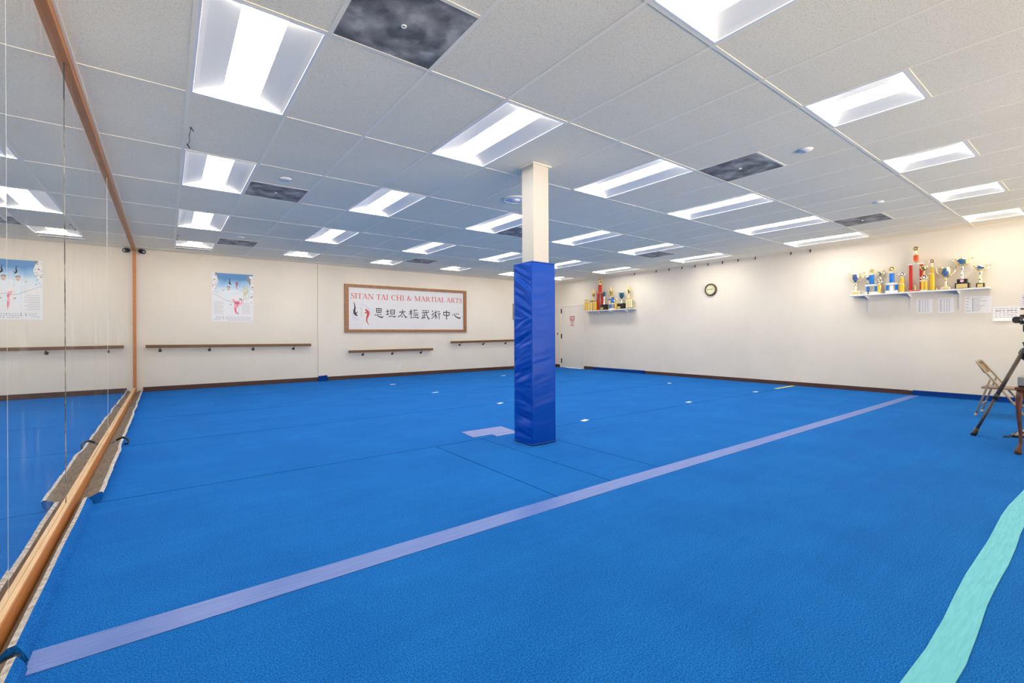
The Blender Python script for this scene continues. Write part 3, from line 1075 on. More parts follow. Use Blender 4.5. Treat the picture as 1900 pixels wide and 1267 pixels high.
G_ = {
    'I': (0.36, [([(0.18, 0), (0.18, 1)], TK), serif(0.18, 0.02), serif(0.18, 0.98)]),
    'T': (0.74, [([(0.37, 0), (0.37, 0.98)], TK), ([(0.03, 0.97), (0.71, 0.97)], TN), ([(0.05, 0.99), (0.03, 0.76)], TN), ([(0.69, 0.99), (0.71, 0.76)], TN), serif(0.37, 0.02)]),
    'A': (0.86, [([(0.12, 0.02), (0.43, 1.0)], 0.065), ([(0.40, 1.0), (0.72, 0.02)], TK), ([(0.22, 0.34), (0.62, 0.34)], TN), serif(0.12, 0.02, 0.24), serif(0.73, 0.02)]),
    'N': (0.90, [([(0.15, 0.02), (0.15, 0.98)], 0.065), ([(0.15, 0.98), (0.75, 0.02)], TK), ([(0.75, 0.02), (0.75, 0.98)], 0.065), serif(0.15, 0.02, 0.26), serif(0.12, 0.98, 0.22), serif(0.75, 0.98, 0.26)]),
    'S': (0.62, [([(0.52, 0.74), (0.50, 0.90), (0.36, 0.985), (0.20, 0.95), (0.10, 0.80), (0.16, 0.64), (0.32, 0.52), (0.48, 0.38), (0.54, 0.22), (0.44, 0.06), (0.28, 0.015), (0.12, 0.10), (0.08, 0.28)],
                  [0.05, 0.06, 0.06, 0.09, 0.13, 0.15, 0.16, 0.15, 0.13, 0.09, 0.06, 0.06, 0.05]), ([(0.53, 0.99), (0.52, 0.72)], TN), ([(0.07, 0.01), (0.08, 0.30)], TN)]),
    'C': (0.80, [(arc(0.42, 0.5, 0.34, 0.485, 42, 318, 16), [0.06, 0.06, 0.06, 0.07, 0.09, 0.12, 0.15, 0.165, 0.17, 0.165, 0.15, 0.12, 0.09, 0.07, 0.06, 0.06, 0.05]), ([(0.71, 0.98), (0.69, 0.70)], TN)]),
    'H': (0.94, [([(0.18, 0), (0.18, 1)], TK), ([(0.74, 0), (0.74, 1)], TK), ([(0.18, 0.51), (0.74, 0.51)], TN)] + [serif(a, z) for a in (0.18, 0.74) for z in (0.02, 0.98)]),
    'M': (1.10, [([(0.15, 0.02), (0.17, 0.98)], 0.065), ([(0.16, 0.98), (0.52, 0.04)], TK), ([(0.52, 0.04), (0.88, 0.98)], 0.06), ([(0.91, 0), (0.91, 1)], TK), serif(0.15, 0.02, 0.26), serif(0.13, 0.98, 0.20), serif(0.91, 0.02), serif(0.95, 0.98, 0.20)]),
    'R': (0.84, [([(0.18, 0), (0.18, 1)], TK), ([(0.18, 0.965), (0.40, 0.965), (0.57, 0.88), (0.60, 0.74), (0.54, 0.58), (0.40, 0.50), (0.18, 0.49)], [0.055, 0.06, 0.12, 0.155, 0.12, 0.06, 0.055]),
                 ([(0.38, 0.50), (0.68, 0.03)], TK), serif(0.18, 0.02), serif(0.12, 0.98, 0.2), serif(0.74, 0.02, 0.18)]),
    'L': (0.72, [([(0.18, 0), (0.18, 1)], TK), ([(0.06, 0.03), (0.64, 0.03)], TN), ([(0.63, 0.01), (0.67, 0.28)], 0.06), serif(0.18, 0.98)]),
    '&': (0.92, [([(0.86, 0.58), (0.72, 0.34), (0.54, 0.10), (0.34, 0.015), (0.14, 0.10), (0.10, 0.28), (0.22, 0.46), (0.40, 0.60), (0.50, 0.76), (0.46, 0.92), (0.34, 0.985), (0.24, 0.90), (0.24, 0.76), (0.38, 0.52), (0.58, 0.24), (0.80, 0.05), (0.90, 0.03)],
                  [0.05, 0.05, 0.06, 0.08, 0.13, 0.15, 0.13, 0.08, 0.10, 0.11, 0.06, 0.10, 0.13, 0.14, 0.15, 0.13, 0.05]), ([(0.72, 0.58), (0.94, 0.58)], TN)]),
}


def word(bb, text, xa, xb, za, zb):
    tot = sum(G_[ch][0] for ch in text)
    kx = (xb - xa) / (tot - 0.1)
    kz = zb - za
    x = xa - 0.05 * kx
    for ch in text:
        adv, sts = G_[ch]
        for pts, wd in sts:
            ws = [q * kz * 0.95 for q in wd] if isinstance(wd, (list, tuple)) else wd * kz * 0.95
            bb.stroke([(x + a * kx - BX, za + z * kz - BZ) for a, z in pts], ws, YS)
        x += adv * kx


bb = MB()
for tx, xa, xb in (('SITAN', 3.662, 4.231), ('TAI', 4.315, 4.614), ('CHI', 4.713, 5.055), ('&', 5.143, 5.268), ('MARTIAL', 5.363, 6.283), ('ARTS', 6.330, 6.838)):
    word(bb, tx, xa, xb, 1.998, 2.132)
bb.build('lettering', m_red, t)

# brush characters, clerical style, unit boxes
h = 0.085
ZI = {
    'si': [([(0.22, 1.0), (0.24, 0.55)], h), ([(0.22, 0.97), (0.76, 0.97)], h), ([(0.76, 1.0), (0.73, 0.55)], h), ([(0.24, 0.56), (0.73, 0.56)], h), ([(0.49, 0.97), (0.49, 0.56)], 0.07), ([(0.24, 0.77), (0.74, 0.77)], 0.07),
           ([(0.14, 0.36), (0.08, 0.25), (0.0, 0.20)], [0.09, 0.08, 0.05]), ([(0.27, 0.38), (0.30, 0.22), (0.48, 0.12), (0.72, 0.04), (0.86, 0.02), (1.0, 0.16)], [0.07, 0.09, 0.10, 0.13, 0.15, 0.03]),
           ([(0.44, 0.40), (0.52, 0.29)], 0.09), ([(0.66, 0.40), (0.76, 0.27)], 0.09)],
    'tan': [([(0.0, 0.70), (0.30, 0.74)], h), ([(0.17, 1.0), (0.17, 0.34)], h), ([(0.0, 0.32), (0.33, 0.40)], [0.11, 0.06]), ([(0.46, 0.95), (0.46, 0.38)], h), ([(0.46, 0.93), (0.86, 0.93)], h), ([(0.86, 0.95), (0.84, 0.38)], h),
            ([(0.46, 0.66), (0.85, 0.66)], 0.07), ([(0.46, 0.40), (0.84, 0.40)], h), ([(0.26, 0.06), (0.46, 0.14), (0.72, 0.10), (0.88, 0.05), (1.0, 0.17)], [0.10, 0.08, 0.09, 0.15, 0.03])],
    'tai': [([(0.12, 0.66), (0.80, 0.72)], [0.10, 0.09]), ([(0.48, 1.0), (0.46, 0.62), (0.30, 0.30), (0.0, 0.10)], [0.08, 0.09, 0.08, 0.10]), ([(0.50, 0.60), (0.66, 0.28), (0.84, 0.05), (1.0, 0.12)], [0.07, 0.09, 0.16, 0.03]), ([(0.36, 0.20), (0.50, 0.10)], 0.11)],
    'ji': [([(0.04, 0.72), (0.36, 0.78)], h), ([(0.22, 1.0), (0.22, 0.0)], h), ([(0.20, 0.68), (0.02, 0.40)], [0.08, 0.06]), ([(0.26, 0.62), (0.36, 0.50)], 0.08), ([(0.42, 0.90), (0.84, 0.90)], h), ([(0.60, 0.90), (0.52, 0.64)], 0.07),
           ([(0.50, 0.64), (0.66, 0.64), (0.66, 0.24)], 0.065), ([(0.45, 0.52), (0.45, 0.30), (0.58, 0.30), (0.58, 0.52), (0.45, 0.52)], 0.055), ([(0.72, 0.64), (0.92, 0.64), (0.74, 0.28)], 0.065), ([(0.72, 0.52), (0.94, 0.28)], 0.065),
           ([(0.34, 0.06), (0.52, 0.15), (0.78, 0.12), (0.90, 0.07), (1.0, 0.18)], [0.09, 0.08, 0.09, 0.14, 0.03])],
    'wu': [([(0.10, 0.90), (0.44, 0.92)], h), ([(0.04, 0.68), (0.88, 0.74)], h), ([(0.34, 0.68), (0.34, 0.14)], h), ([(0.34, 0.42), (0.50, 0.42)], h), ([(0.15, 0.48), (0.15, 0.12)], h), ([(0.02, 0.08), (0.50, 0.19)], [0.10, 0.07]),
           ([(0.54, 1.0), (0.58, 0.62), (0.72, 0.25), (0.88, 0.03), (1.0, 0.12)], [0.08, 0.09, 0.10, 0.16, 0.03]), ([(0.76, 0.96), (0.86, 0.84)], 0.10)],
    'shu': [([(0.20, 0.98), (0.06, 0.82)], 0.09), ([(0.28, 0.74), (0.14, 0.56), (0.0, 0.48)], 0.08), ([(0.20, 0.56), (0.20, 0.22), (0.02, 0.05)], [0.08, 0.08, 0.10]), ([(0.30, 0.74), (0.60, 0.78)], 0.08), ([(0.45, 1.0), (0.45, 0.0)], 0.08),
            ([(0.42, 0.62), (0.32, 0.22)], 0.07), ([(0.48, 0.52), (0.58, 0.22), (0.64, 0.14)], 0.08), ([(0.54, 0.96), (0.62, 0.88)], 0.08), ([(0.70, 0.86), (0.92, 0.87)], 0.08), ([(0.66, 0.62), (1.0, 0.64)], 0.085), ([(0.84, 0.62), (0.82, 0.0)], 0.085)],
    'zhong': [([(0.06, 0.82), (0.12, 0.44)], 0.10), ([(0.05, 0.80), (0.95, 0.80)], 0.10), ([(0.95, 0.82), (0.86, 0.44)], 0.10), ([(0.12, 0.46), (0.86, 0.46)], 0.10), ([(0.50, 1.0), (0.50, 0.0)], 0.11)],
    'xin': [([(0.10, 0.76), (0.06, 0.62), (0.0, 0.56)], [0.12, 0.11, 0.06]), ([(0.27, 0.96), (0.28, 0.60), (0.46, 0.34), (0.70, 0.14), (0.84, 0.08), (1.0, 0.34)], [0.10, 0.13, 0.15, 0.18, 0.22, 0.04]), ([(0.46, 0.96), (0.52, 0.72)], 0.12), ([(0.66, 0.98), (0.74, 0.76)], 0.12)],
}
cb = MB()
for nm, xa, xb, za, zb in (('si', 4.255, 4.492, 1.535, 1.774), ('tan', 4.560, 4.833, 1.552, 1.755), ('tai', 4.890, 5.155, 1.540, 1.765), ('ji', 5.190, 5.489, 1.525, 1.778),
                           ('wu', 5.558, 5.812, 1.515, 1.768), ('shu', 5.858, 6.147, 1.522, 1.760), ('zhong', 6.227, 6.439, 1.515, 1.771), ('xin', 6.515, 6.797, 1.545, 1.702)):
    for pts, wd in ZI[nm]:
        kk = (0.24 if nm != 'xin' else 0.20)
        ws = [q * kk for q in wd] if isinstance(wd, (list, tuple)) else wd * kk
        cb.stroke([(xa + a * (xb - xa) - BX, za + z * (zb - za) - BZ) for a, z in pts], ws, YS)
cb.build('characters', m_ink, t)


# two-swimmer brush emblem (black and red) with pale washes
def emblem(t, ox, oz, k, y, washes=True):
    def P(pts):
        return [((a - 3.9) * k + ox, (z - 1.65) * k + oz) for a, z in pts]

    def W(ws):
        return [q * k for q in ws]
    if washes:
        bb = MB()
        bb.stroke(P([(3.70, 1.76), (3.685, 1.66), (3.70, 1.57), (3.76, 1.505), (3.83, 1.475), (3.885, 1.475)]), W([0.01, 0.04, 0.06, 0.08, 0.075, 0.03]), y + 0.0002)
        bb.build('wash', m_lilac, t)
        bb = MB()
        bb.stroke(P([(3.86, 1.85), (3.93, 1.865), (4.03, 1.825), (4.10, 1.76), (4.15, 1.66), (4.145, 1.56)]), W([0.015, 0.035, 0.05, 0.06, 0.05, 0.01]), y + 0.0002)
        bb.build('wash', m_lilac, t)
    bb = MB()
    bb.stroke(P([(3.728, 1.915), (3.752, 1.85), (3.762, 1.77), (3.745, 1.70), (3.752, 1.63), (3.795, 1.585), (3.835, 1.572)]), W([0.008, 0.022, 0.034, 0.050, 0.060, 0.040, 0.008]), y)
    bb.stroke(P([(3.775, 1.625), (3.805, 1.645), (3.826, 1.685)]), W([0.03, 0.024, 0.010]), y)
    bb.build('black_brushwork', m_ink, t)
    bb = MB()
    bb.stroke(P([(4.020, 1.745), (4.050, 1.715), (4.092, 1.665), (4.090, 1.60), (4.064, 1.53), (4.052, 1.46), (4.075, 1.40), (4.110, 1.345)]), W([0.010, 0.045, 0.066, 0.060, 0.040, 0.028, 0.020, 0.006]), y)
    bb.stroke(P([(4.060, 1.66), (4.025, 1.655), (3.995, 1.630)]), W([0.035, 0.025, 0.010]), y)
    bb.stroke(P([(4.045, 1.72), (4.010, 1.715)]), W([0.02, 0.008]), y)
    bb.build('red_brushwork', m_red, t)


emblem(t, 3.9 - BX, 1.65 - BZ, 1.0, YS)
bb = MB()
for z in (1.765, 1.715, 1.665, 1.61, 1.56):
    for dx, dz, l in ((-0.018, 0.012, 0.03), (-0.012, -0.004, 0.034), (0.0, -0.016, 0.02)):
        bb.stroke([(3.918 + dx - BX, z + dz - BZ), (3.918 + dx + l - BX, z + dz + random.uniform(-0.008, 0.008) - BZ)], 0.006, YS)
bb.build('small_characters', m_print, t)

# ------------------------------------------------------------------ poster
PXc, PZc = 1.153, 1.905
t = thing('wall_poster', 'unframed poster with blue sky, man in white and pink-clad figure', 'poster', (PXc, FY, PZc))
hw_, hh_ = 0.383, 0.515
pb = MB()
nn = 14
for i in range(nn):
    xa, xb = -hw_ + 2 * hw_ * i / nn, -hw_ + 2 * hw_ * (i + 1) / nn
    bulge = lambda x: -0.004 - 0.004 * math.cos(x / hw_ * PI * 0.5)
    pb.face([(xa, -0.004, -hh_), (xb, -0.004, -hh_), (xb, -0.004, hh_), (xa, -0.004, hh_)])
bmesh.ops.remove_doubles(pb.bm, verts=pb.bm.verts, dist=1e-4)
bmesh.ops.solidify(pb.bm, geom=pb.bm.faces[:], thickness=0.002)
m_poster = mat('poster_paper', (0.8, 0.8, 0.8, 1), 0.45)
n = N(m_poster)
tc = n.add('ShaderNodeTexCoord')
sp = n.add('ShaderNodeSeparateXYZ')
n.link(tc.outputs['Object'], sp.inputs[0])
zz = n.math('ADD', sp.outputs[2], n.math('MULTIPLY', n.noise(n.coords((1, 1, 1)), 5, 4), 0.22))
n.base(n.ramp(n.math('ADD', n.math('MULTIPLY', zz, 1.0 / 1.03), 0.5),
              [(0.62, (0.76, 0.77, 0.79, 1)), (0.78, (0.60, 0.72, 0.82, 1)), (0.90, (0.25, 0.47, 0.72, 1)), (1.0, (0.07, 0.24, 0.52, 1))]))
pb.build('sheet', m_poster, t)
yp = -0.0062
m_pk = mat('pink_print', (0.66, 0.12, 0.22, 1), 0.6)
m_pk2 = mat('light_pink_print', (0.80, 0.42, 0.50, 1), 0.6)
m_pw = mat('white_print', (0.70, 0.78, 0.82, 1), 0.6)
m_skin = mat('skin_print', (0.66, 0.47, 0.37, 1), 0.6)
m_ink2 = mat('grey_ink_print', (0.24, 0.24, 0.26, 1), 0.6)
m_bam = mat('bamboo_print', (0.55, 0.53, 0.27, 1), 0.6)


def PU(a, c_):          # poster crop units (0..1, from top-left) to local
    return (-hw_ + 2 * hw_ * a, hh_ - 2 * hh_ * c_)


def pstroke(bb, pts, wd, y=yp):
    bb.stroke([PU(*q) for q in pts], wd, y, 0.0004)


# rocks / white lower left and right washes at the top corners
for pl in ([(0, 0.0), (0.10, 0.0), (0.16, 0.16), (0.10, 0.30), (0.0, 0.42)], [(0.90, 0.03), (1.0, 0.03), (1.0, 0.62), (0.93, 0.55), (0.95, 0.30)]):
    bb = MB()
    bb.prism([PU(*q) for q in pl], 'y', yp + 0.0012, yp + 0.0006)
    bb.build('rock_wash', m_paper, t)
bb = MB()
for k in range(34):
    lf = k % 2 == 0
    a = random.uniform(0.005, 0.13) if lf else random.uniform(0.93, 0.995)
    c_ = random.uniform(0.0, 0.40) if lf else random.uniform(0.06, 0.60)
    a2 = min(0.995, max(0.005, a + random.uniform(-0.04, 0.05)))
    pstroke(bb, [(a, c_), (a2, c_ + random.uniform(0.0, 0.03))], random.uniform(0.005, 0.018), yp - 0.0002)
pstroke(bb, [(0.83, 0.03), (0.89, 0.10), (0.935, 0.22)], [0.02, 0.075, 0.012])
pstroke(bb, [(0.095, 0.0), (0.125, 0.05)], [0.05, 0.008])
bb.build('ink_splashes', m_ink2, t)['kind'] = 'stuff'
bb = MB()
for k in range(24):
    a = random.uniform(0.76, 0.89)
    c_ = random.uniform(0.26, 0.52)
    pstroke(bb, [(a, c_), (a + random.uniform(-0.03, 0.03), c_ - 0.06)], random.uniform(0.006, 0.014))
bb.build('bamboo', m_bam, t)['kind'] = 'stuff'
# man in white: torso, sleeves, legs
bb = MB()
bb.prism([PU(*q) for q in [(0.31, 0.37), (0.44, 0.35), (0.66, 0.345), (0.67, 0.36), (0.45, 0.40), (0.41, 0.56), (0.41, 0.75), (0.35, 0.76), (0.33, 0.58), (0.29, 0.45), (0.27, 0.37)]], 'y', yp, yp - 0.0005)
bb.build('man_in_white', m_pw, t)
bb = MB()
bb.prism([PU(*q) for q in [(0.365, 0.28), (0.40, 0.265), (0.435, 0.285), (0.43, 0.335), (0.40, 0.36), (0.37, 0.335)]], 'y', yp - 0.0006, yp - 0.001)
pstroke(bb, [(0.66, 0.352), (0.70, 0.345)], 0.02, yp - 0.0006)
pstroke(bb, [(0.28, 0.365), (0.255, 0.345)], 0.025, yp - 0.0006)
bb.build('skin_tones', m_skin, t)
bb = MB()
pstroke(bb, [(0.36, 0.285), (0.40, 0.268), (0.437, 0.288)], 0.022, yp - 0.0011)
pstroke(bb, [(0.02, 0.425), (0.20, 0.495), (0.40, 0.575), (0.52, 0.585), (0.80, 0.52), (0.90, 0.51)], [0.003, 0.005, 0.006, 0.006, 0.005, 0.003], yp - 0.0011)
pstroke(bb, [(0.655, 0.525), (0.70, 0.52), (0.715, 0.555)], 0.024, yp - 0.0011)
pstroke(bb, [(0.43, 0.64), (0.47, 0.65)], 0.016, yp - 0.0011)
pstroke(bb, [(0.61, 0.81), (0.64, 0.845)], 0.018, yp - 0.0011)
bb.build('hair_and_staff', m_ink2, t)
bb = MB()
bb.prism([PU(*q) for q in [(0.48, 0.52), (0.54, 0.53), (0.57, 0.57), (0.66, 0.565), (0.69, 0.60), (0.72, 0.55), (0.76, 0.53), (0.75, 0.58), (0.70, 0.64), (0.60, 0.68), (0.585, 0.76), (0.605, 0.83), (0.56, 0.84), (0.525, 0.74), (0.53, 0.62), (0.50, 0.57)]], 'y', yp - 0.0012, yp - 0.0016)
bb.build('pink_figure', m_pk2, t)
bb = MB()
pstroke(bb, [(0.54, 0.60), (0.60, 0.615), (0.66, 0.60)], [0.03, 0.065, 0.035], yp - 0.0018)
pstroke(bb, [(0.56, 0.70), (0.57, 0.78), (0.59, 0.83)], [0.02, 0.025, 0.012], yp - 0.0018)
pstroke(bb, [(0.60, 0.66), (0.63, 0.70)], [0.03, 0.01], yp - 0.0018)
bb.build('pink_folds', m_pk, t)
bb = MB()
for k in range(9):
    pstroke(bb, [(0.05, 0.59 + 0.03 * k), (0.27 + 0.03 * math.sin(k * 2.3), 0.59 + 0.03 * k)], 0.005)
bb.build('text_block', m_print, t)
bb = MB()
for k in range(8):
    pstroke(bb, [(0.72, 0.61 + 0.03 * k), (0.93 - 0.02 * math.sin(k * 1.7), 0.61 + 0.03 * k)], 0.005)
bb.build('text_block', m_print, t)
bb = MB()
for (xa, xb, zc) in ((0.10, 0.24, 0.895), (0.10, 0.24, 0.925), (0.05, 0.20, 0.955), (0.38, 0.95, 0.905), (0.38, 0.93, 0.935), (0.38, 0.95, 0.965)):
    xx = xa
    while xx < xb:
        l = random.uniform(0.015, 0.05)
        pstroke(bb, [(xx, zc), (min(xb, xx + l), zc)], 0.008)
        xx += l + 0.012
for a in (0.27, 0.345):
    pstroke(bb, [(a, 0.88), (a + 0.012, 0.915), (a - 0.006, 0.955)], [0.004, 0.014, 0.004])
bb.build('small_print', m_print, t)
emblem(t, PU(0.505, 0)[0], PU(0, 0.20)[1], 0.42, yp - 0.0003, washes=False)

# ================================================================== TROPHY WALL
# local frame of things on this wall: +x along the wall towards the viewer, -y out of the wall
RZ = -PI / 2


def wall_thing(name, label, cat, y, z, x=RX, group=None):
    return thing(name, label, cat, (x, y, z), RZ, group)


# clock
t = wall_thing('wall_clock', 'round bronze wall clock with cream dial on the trophy wall', 'clock', 5.92, 2.128)
def disc(bb, rr, y0, y1, seg=40):
    bb.tube([(0, y0, 0), (0, y1, 0)], rr, seg)
bb = MB()
R1 = 0.148
prof = [(0.112, -0.040), (0.122, -0.052), (0.138, -0.050), (R1, -0.030), (R1, -0.001), (0.112, -0.001)]
k = 48
rg = []
for s in range(k):
    a = 2 * PI * s / k
    rg.append([bb.bm.verts.new((rr * math.cos(a), y, rr * math.sin(a))) for rr, y in prof])
for s in range(k):
    A, B = rg[s], rg[(s + 1) % k]
    for i in range(len(prof)):
        j = (i + 1) % len(prof)
        fc_ = bb.bm.faces.new((A[i], A[j], B[j], B[i]))
        fc_.smooth = True
bb.build('case', m_bronze, t)
bb = MB()
disc(bb, 0.112, -0.030, -0.004)
q = bb.build('dial', m_dial, t)
bb = MB()
for s in range(12):
    a = 2 * PI * s / 12
    bb.stroke([(0.080 * math.cos(a), 0.080 * math.sin(a)), (0.100 * math.cos(a), 0.100 * math.sin(a))], 0.009, -0.0302)
bb.build('hour_marks', m_ink2, q)
bb = MB()
bb.stroke([(0, 0), (-0.058, 0.010)], [0.010, 0.008], -0.0322)
bb.stroke([(-0.050, 0.009), (-0.075, 0.012)], 0.016, -0.0322)
bb.build('hand', m_ink, t)
bb = MB()
bb.stroke([(0, 0), (0.046, 0.013)], [0.012, 0.009], -0.0336)
bb.stroke([(0.036, 0.010), (0.058, 0.016)], 0.017, -0.0336)
bb.build('hand', m_ink, t)

# sign on the door
t = thing('door_sign', 'small red and white notice on the white door', 'sign', (RX + 0.012, 10.622, 1.51), RZ)
MB().box(-0.105, 0.105, -0.003, 0, -0.15, 0.15).build('plate', m_paper, t)
bb = MB().box(-0.105, 0.105, -0.0042, -0.003, 0.025, 0.15)
rd = bb.build('red_panel', m_signred, t)
bb = MB()
for z in (0.112, 0.062):
    for xa, xb in ((-0.080, -0.025), (-0.010, 0.050), (0.060, 0.085)):
        bb.box(xa, xb, -0.0050, -0.0042, z - 0.016, z + 0.016)
bb.build('lettering', m_paper, rd)
bb = MB()
for xa, xb, z, hh2 in ((-0.105, 0.105, 0.012, 0.006), (-0.105, 0.105, -0.062, 0.006), (-0.105, 0.105, -0.142, 0.008), (-0.03, 0.03, -0.02, 0.012), (-0.09, -0.05, -0.035, 0.01), (0.05, 0.09, -0.03, 0.01), (-0.06, 0.06, -0.102, 0.010)):
    bb.box(xa, xb, -0.0042, -0.003, z - hh2, z + hh2)
bb.build('grey_lines', m_signred, t)
# wall switch in the corner
t = wall_thing('wall_switch', 'small dark switch on the wall strip beside the post and door', 'switch', 11.297, 1.10)
MB().box(-0.03, 0.03, -0.010, 0, -0.045, 0.045).bevel(0.003, 1).build('cover_plate', m_steel, t)
MB().box(-0.012, 0.012, -0.020, -0.010, -0.022, 0.022).build('toggle', m_dark, t)


# ------------------------------------------------------------------ shelves
def shelf(y0, y1, depth, ztop, brk, label):
    yc = (y0 + y1) / 2
    t = wall_thing('wall_shelf', label, 'shelf', yc, ztop, RX, 'white trophy shelves')
    hl = (y1 - y0) / 2
    MB().box(-hl, hl, -depth, -0.002, -0.024, 0.0).bevel(0.003, 1).build('board', m_offw, t)
    for y in brk:
        x = yc - y
        bb = MB()
        bb.box(x - 0.012, x + 0.012, -0.010, -0.001, -0.32, -0.024)
        bb.prism([(-0.010, -0.028), (-depth + 0.03, -0.028), (-depth + 0.03, -0.036), (-0.010, -0.085)], 'x', x - 0.004, x + 0.004)
        bb.box(x - 0.010, x + 0.010, -depth + 0.02, -0.010, -0.029, -0.0245)
        bb.build('bracket', m_offw, t)
    return t


ZS = 1.786
shelf(1.262, 3.075, 0.255, ZS, (2.84, 2.24, 1.62), 'white wall shelf of trophies above the pinned papers')
shelf(8.11, 9.935, 0.235, ZS, (9.45, 8.95, 8.40), 'white wall shelf of trophies beside the door')


# ------------------------------------------------------------------ trophies
def troph(label, y, x=10.27, group='trophies on the shelf above the papers'):
    return thing('trophy', label, 'trophy', (x, y, ZS + 0.0005), RZ, group)


def bx(parent, name, m_, xa, xb, ya, yb, za, zb, bev=0.003):
    return MB().box(xa, xb, ya, yb, za, zb).bevel(bev, 1).build(name, m_, parent)


def column(parent, m_, cx, w_, za, zb, cy=0.0, capm=None):
    """foil-covered square column with fluted corners"""
    bb = MB()
    hw2 = w_ / 2
    c_ = w_ * 0.16
    pl = [(cx - hw2 + c_, cy - hw2), (cx + hw2 - c_, cy - hw2), (cx + hw2, cy - hw2 + c_), (cx + hw2, cy + hw2 - c_), (cx + hw2 - c_, cy + hw2), (cx - hw2 + c_, cy + hw2), (cx - hw2, cy + hw2 - c_), (cx - hw2, cy - hw2 + c_)]
    bb.prism(pl, 'z', za, zb)
    o = bb.build('column', m_, parent)
    for z in (za, zb - 0.008):
        bb = MB()
        bb.box(cx - hw2 - 0.004, cx + hw2 + 0.004, cy - hw2 - 0.004, cy + hw2 + 0.004, z, z + 0.008)
        bb.build('collar', capm or m_pale, o)
    return o


def wreath(parent, z, rr, m_=None, inner=None, cy=0.0, cx=0.0):
    """upright disc finial: ring, inner medal, little foot and side leaves"""
    m_ = m_ or m_gold
    bb = MB()
    bb.tube([(cx, cy, z - rr - 0.022), (cx, cy, z - rr)], [rr * 0.55, rr * 0.28], 12)
    bb.tube([(cx + rr * math.cos(2 * PI * k / 24), cy, z + rr * math.sin(2 * PI * k / 24)) for k in range(24)], rr * 0.20, 8, closed=True)
    for sgn in (-1, 1):
        bb.tube([(cx + sgn * rr * 0.5, cy, z - rr * 0.95), (cx + sgn * rr * 1.25, cy, z - rr * 0.4), (cx + sgn * rr * 1.5, cy, z + rr * 0.45)], [rr * 0.16, rr * 0.22, rr * 0.05], 8)
    o = bb.build('wreath', m_, parent)
    bb = MB()
    bb.tube([(cx, cy - 0.004, z), (cx, cy + 0.004, z)], rr * 0.82, 20)
    md = bb.build('medal', m_bronze, o)
    bb = MB()
    bb.tube([(cx, cy - 0.007, z), (cx, cy - 0.004, z)], rr * 0.55, 18)
    bb.build('medal_face', inner or m_pale, o)
    return o


def cup(parent, z0, zst, zrim, rb, rr, m_=None, handles=True, hw2=None, emblem_=None, shallow=False, stem=None, stem_r=0.012):
    """goblet: foot, knotted stem, open bowl; separate handles and emblem"""
    m_ = m_ or m_pale
    bb = MB()
    hs = zst - z0
    bb.lathe([(rb, 0), (rb, 0.008), (rb * 0.72, 0.016), (stem_r * 1.3, hs * 0.30), (stem_r * 2.1, hs * 0.42), (stem_r, hs * 0.52), (stem_r * 0.9, hs * 0.78), (stem_r * 1.9, hs * 0.90), (stem_r * 1.2, hs)], 22, z0=z0)
    bb.build('stem', stem or m_, parent)
    bb = MB()
    d_ = zrim - zst
    if shallow:
        pr_ = [(stem_r * 1.2, 0), (rr * 0.55, d_ * 0.22), (rr * 0.86, d_ * 0.6), (rr, d_), (rr * 0.97, d_), (rr * 0.82, d_ * 0.64), (rr * 0.5, d_ * 0.3), (0, d_ * 0.22)]
    else:
        pr_ = [(stem_r * 1.2, 0), (rr * 0.38, d_ * 0.10), (rr * 0.66, d_ * 0.30), (rr * 0.84, d_ * 0.60), (rr * 0.93, d_ * 0.88), (rr, d_), (rr * 0.96, d_), (rr * 0.80, d_ * 0.62), (rr * 0.55, d_ * 0.28), (0, d_ * 0.14)]
    bb.lathe(pr_, 26, z0=zst)
    bw = bb.build('bowl', m_, parent)
    if handles:
        hw2 = hw2 or rr * 1.5
        for sgn in (-1, 1):
            hb = MB()
            hb.tube([(sgn * rr * 0.45, 0, zst + d_ * 0.10), (sgn * rr * 0.80, 0, zst + d_ * 0.22), (sgn * hw2 * 0.90, 0, zst + d_ * 0.62), (sgn * hw2, 0, zst + d_ * 1.05), (sgn * hw2 * 0.96, 0, zst + d_ * 1.16), (sgn * rr * 0.98, 0, zst + d_ * 0.90)],
                    [0.004, 0.006, 0.007, 0.005, 0.004, 0.004], 8)
            hb.build('handle', m_, parent)
    if emblem_:
        bb = MB()
        er, ez = emblem_[1], zst + d_ * emblem_[2]
        rad = rr * (0.95 if shallow else 0.84)
        k = 14
        grid = []
        for i in range(k + 1):
            row = []
            for j in range(k + 1):
                row.append(None)
            grid.append(row)
        cvert = bb.bm.verts.new((0, -rad - 0.004, ez))
        ring = []
        for s in range(18):
            a = 2 * PI * s / 18
            x = er * 0.8 * math.cos(a)
            ring.append(bb.bm.verts.new((x, -math.sqrt(max(rad * rad - x * x, 0)) - 0.003, ez + er * math.sin(a))))
        for s in range(18):
            bb.bm.faces.new((cvert, ring[s], ring[(s + 1) % 18]))
        bb.build('emblem', emblem_[0], bw)


def plq(parent, xa, xb, ya, za, zb, m_=None):
    bb = MB().box(xa, xb, ya - 0.002, ya, za, zb)
    return bb.build('plaque', m_ or m_plq, parent)


Z = lambda z: z - ZS                 # world height to height above the shelf

# --- shelf above the papers, from the far end
t = troph('gold cup with navy emblem and wide handles at the far end of the shelf', 3.00)
bx(t, 'base', m_marble, -0.068, 0.068, -0.045, 0.045, 0, Z(1.858))
plq(t, -0.055, 0.055, -0.046, 0.012, 0.058)
cup(t, Z(1.858), Z(2.002), Z(2.185), 0.045, 0.080, m_pale, True, 0.125, (m_navy, 0.052, 0.55))

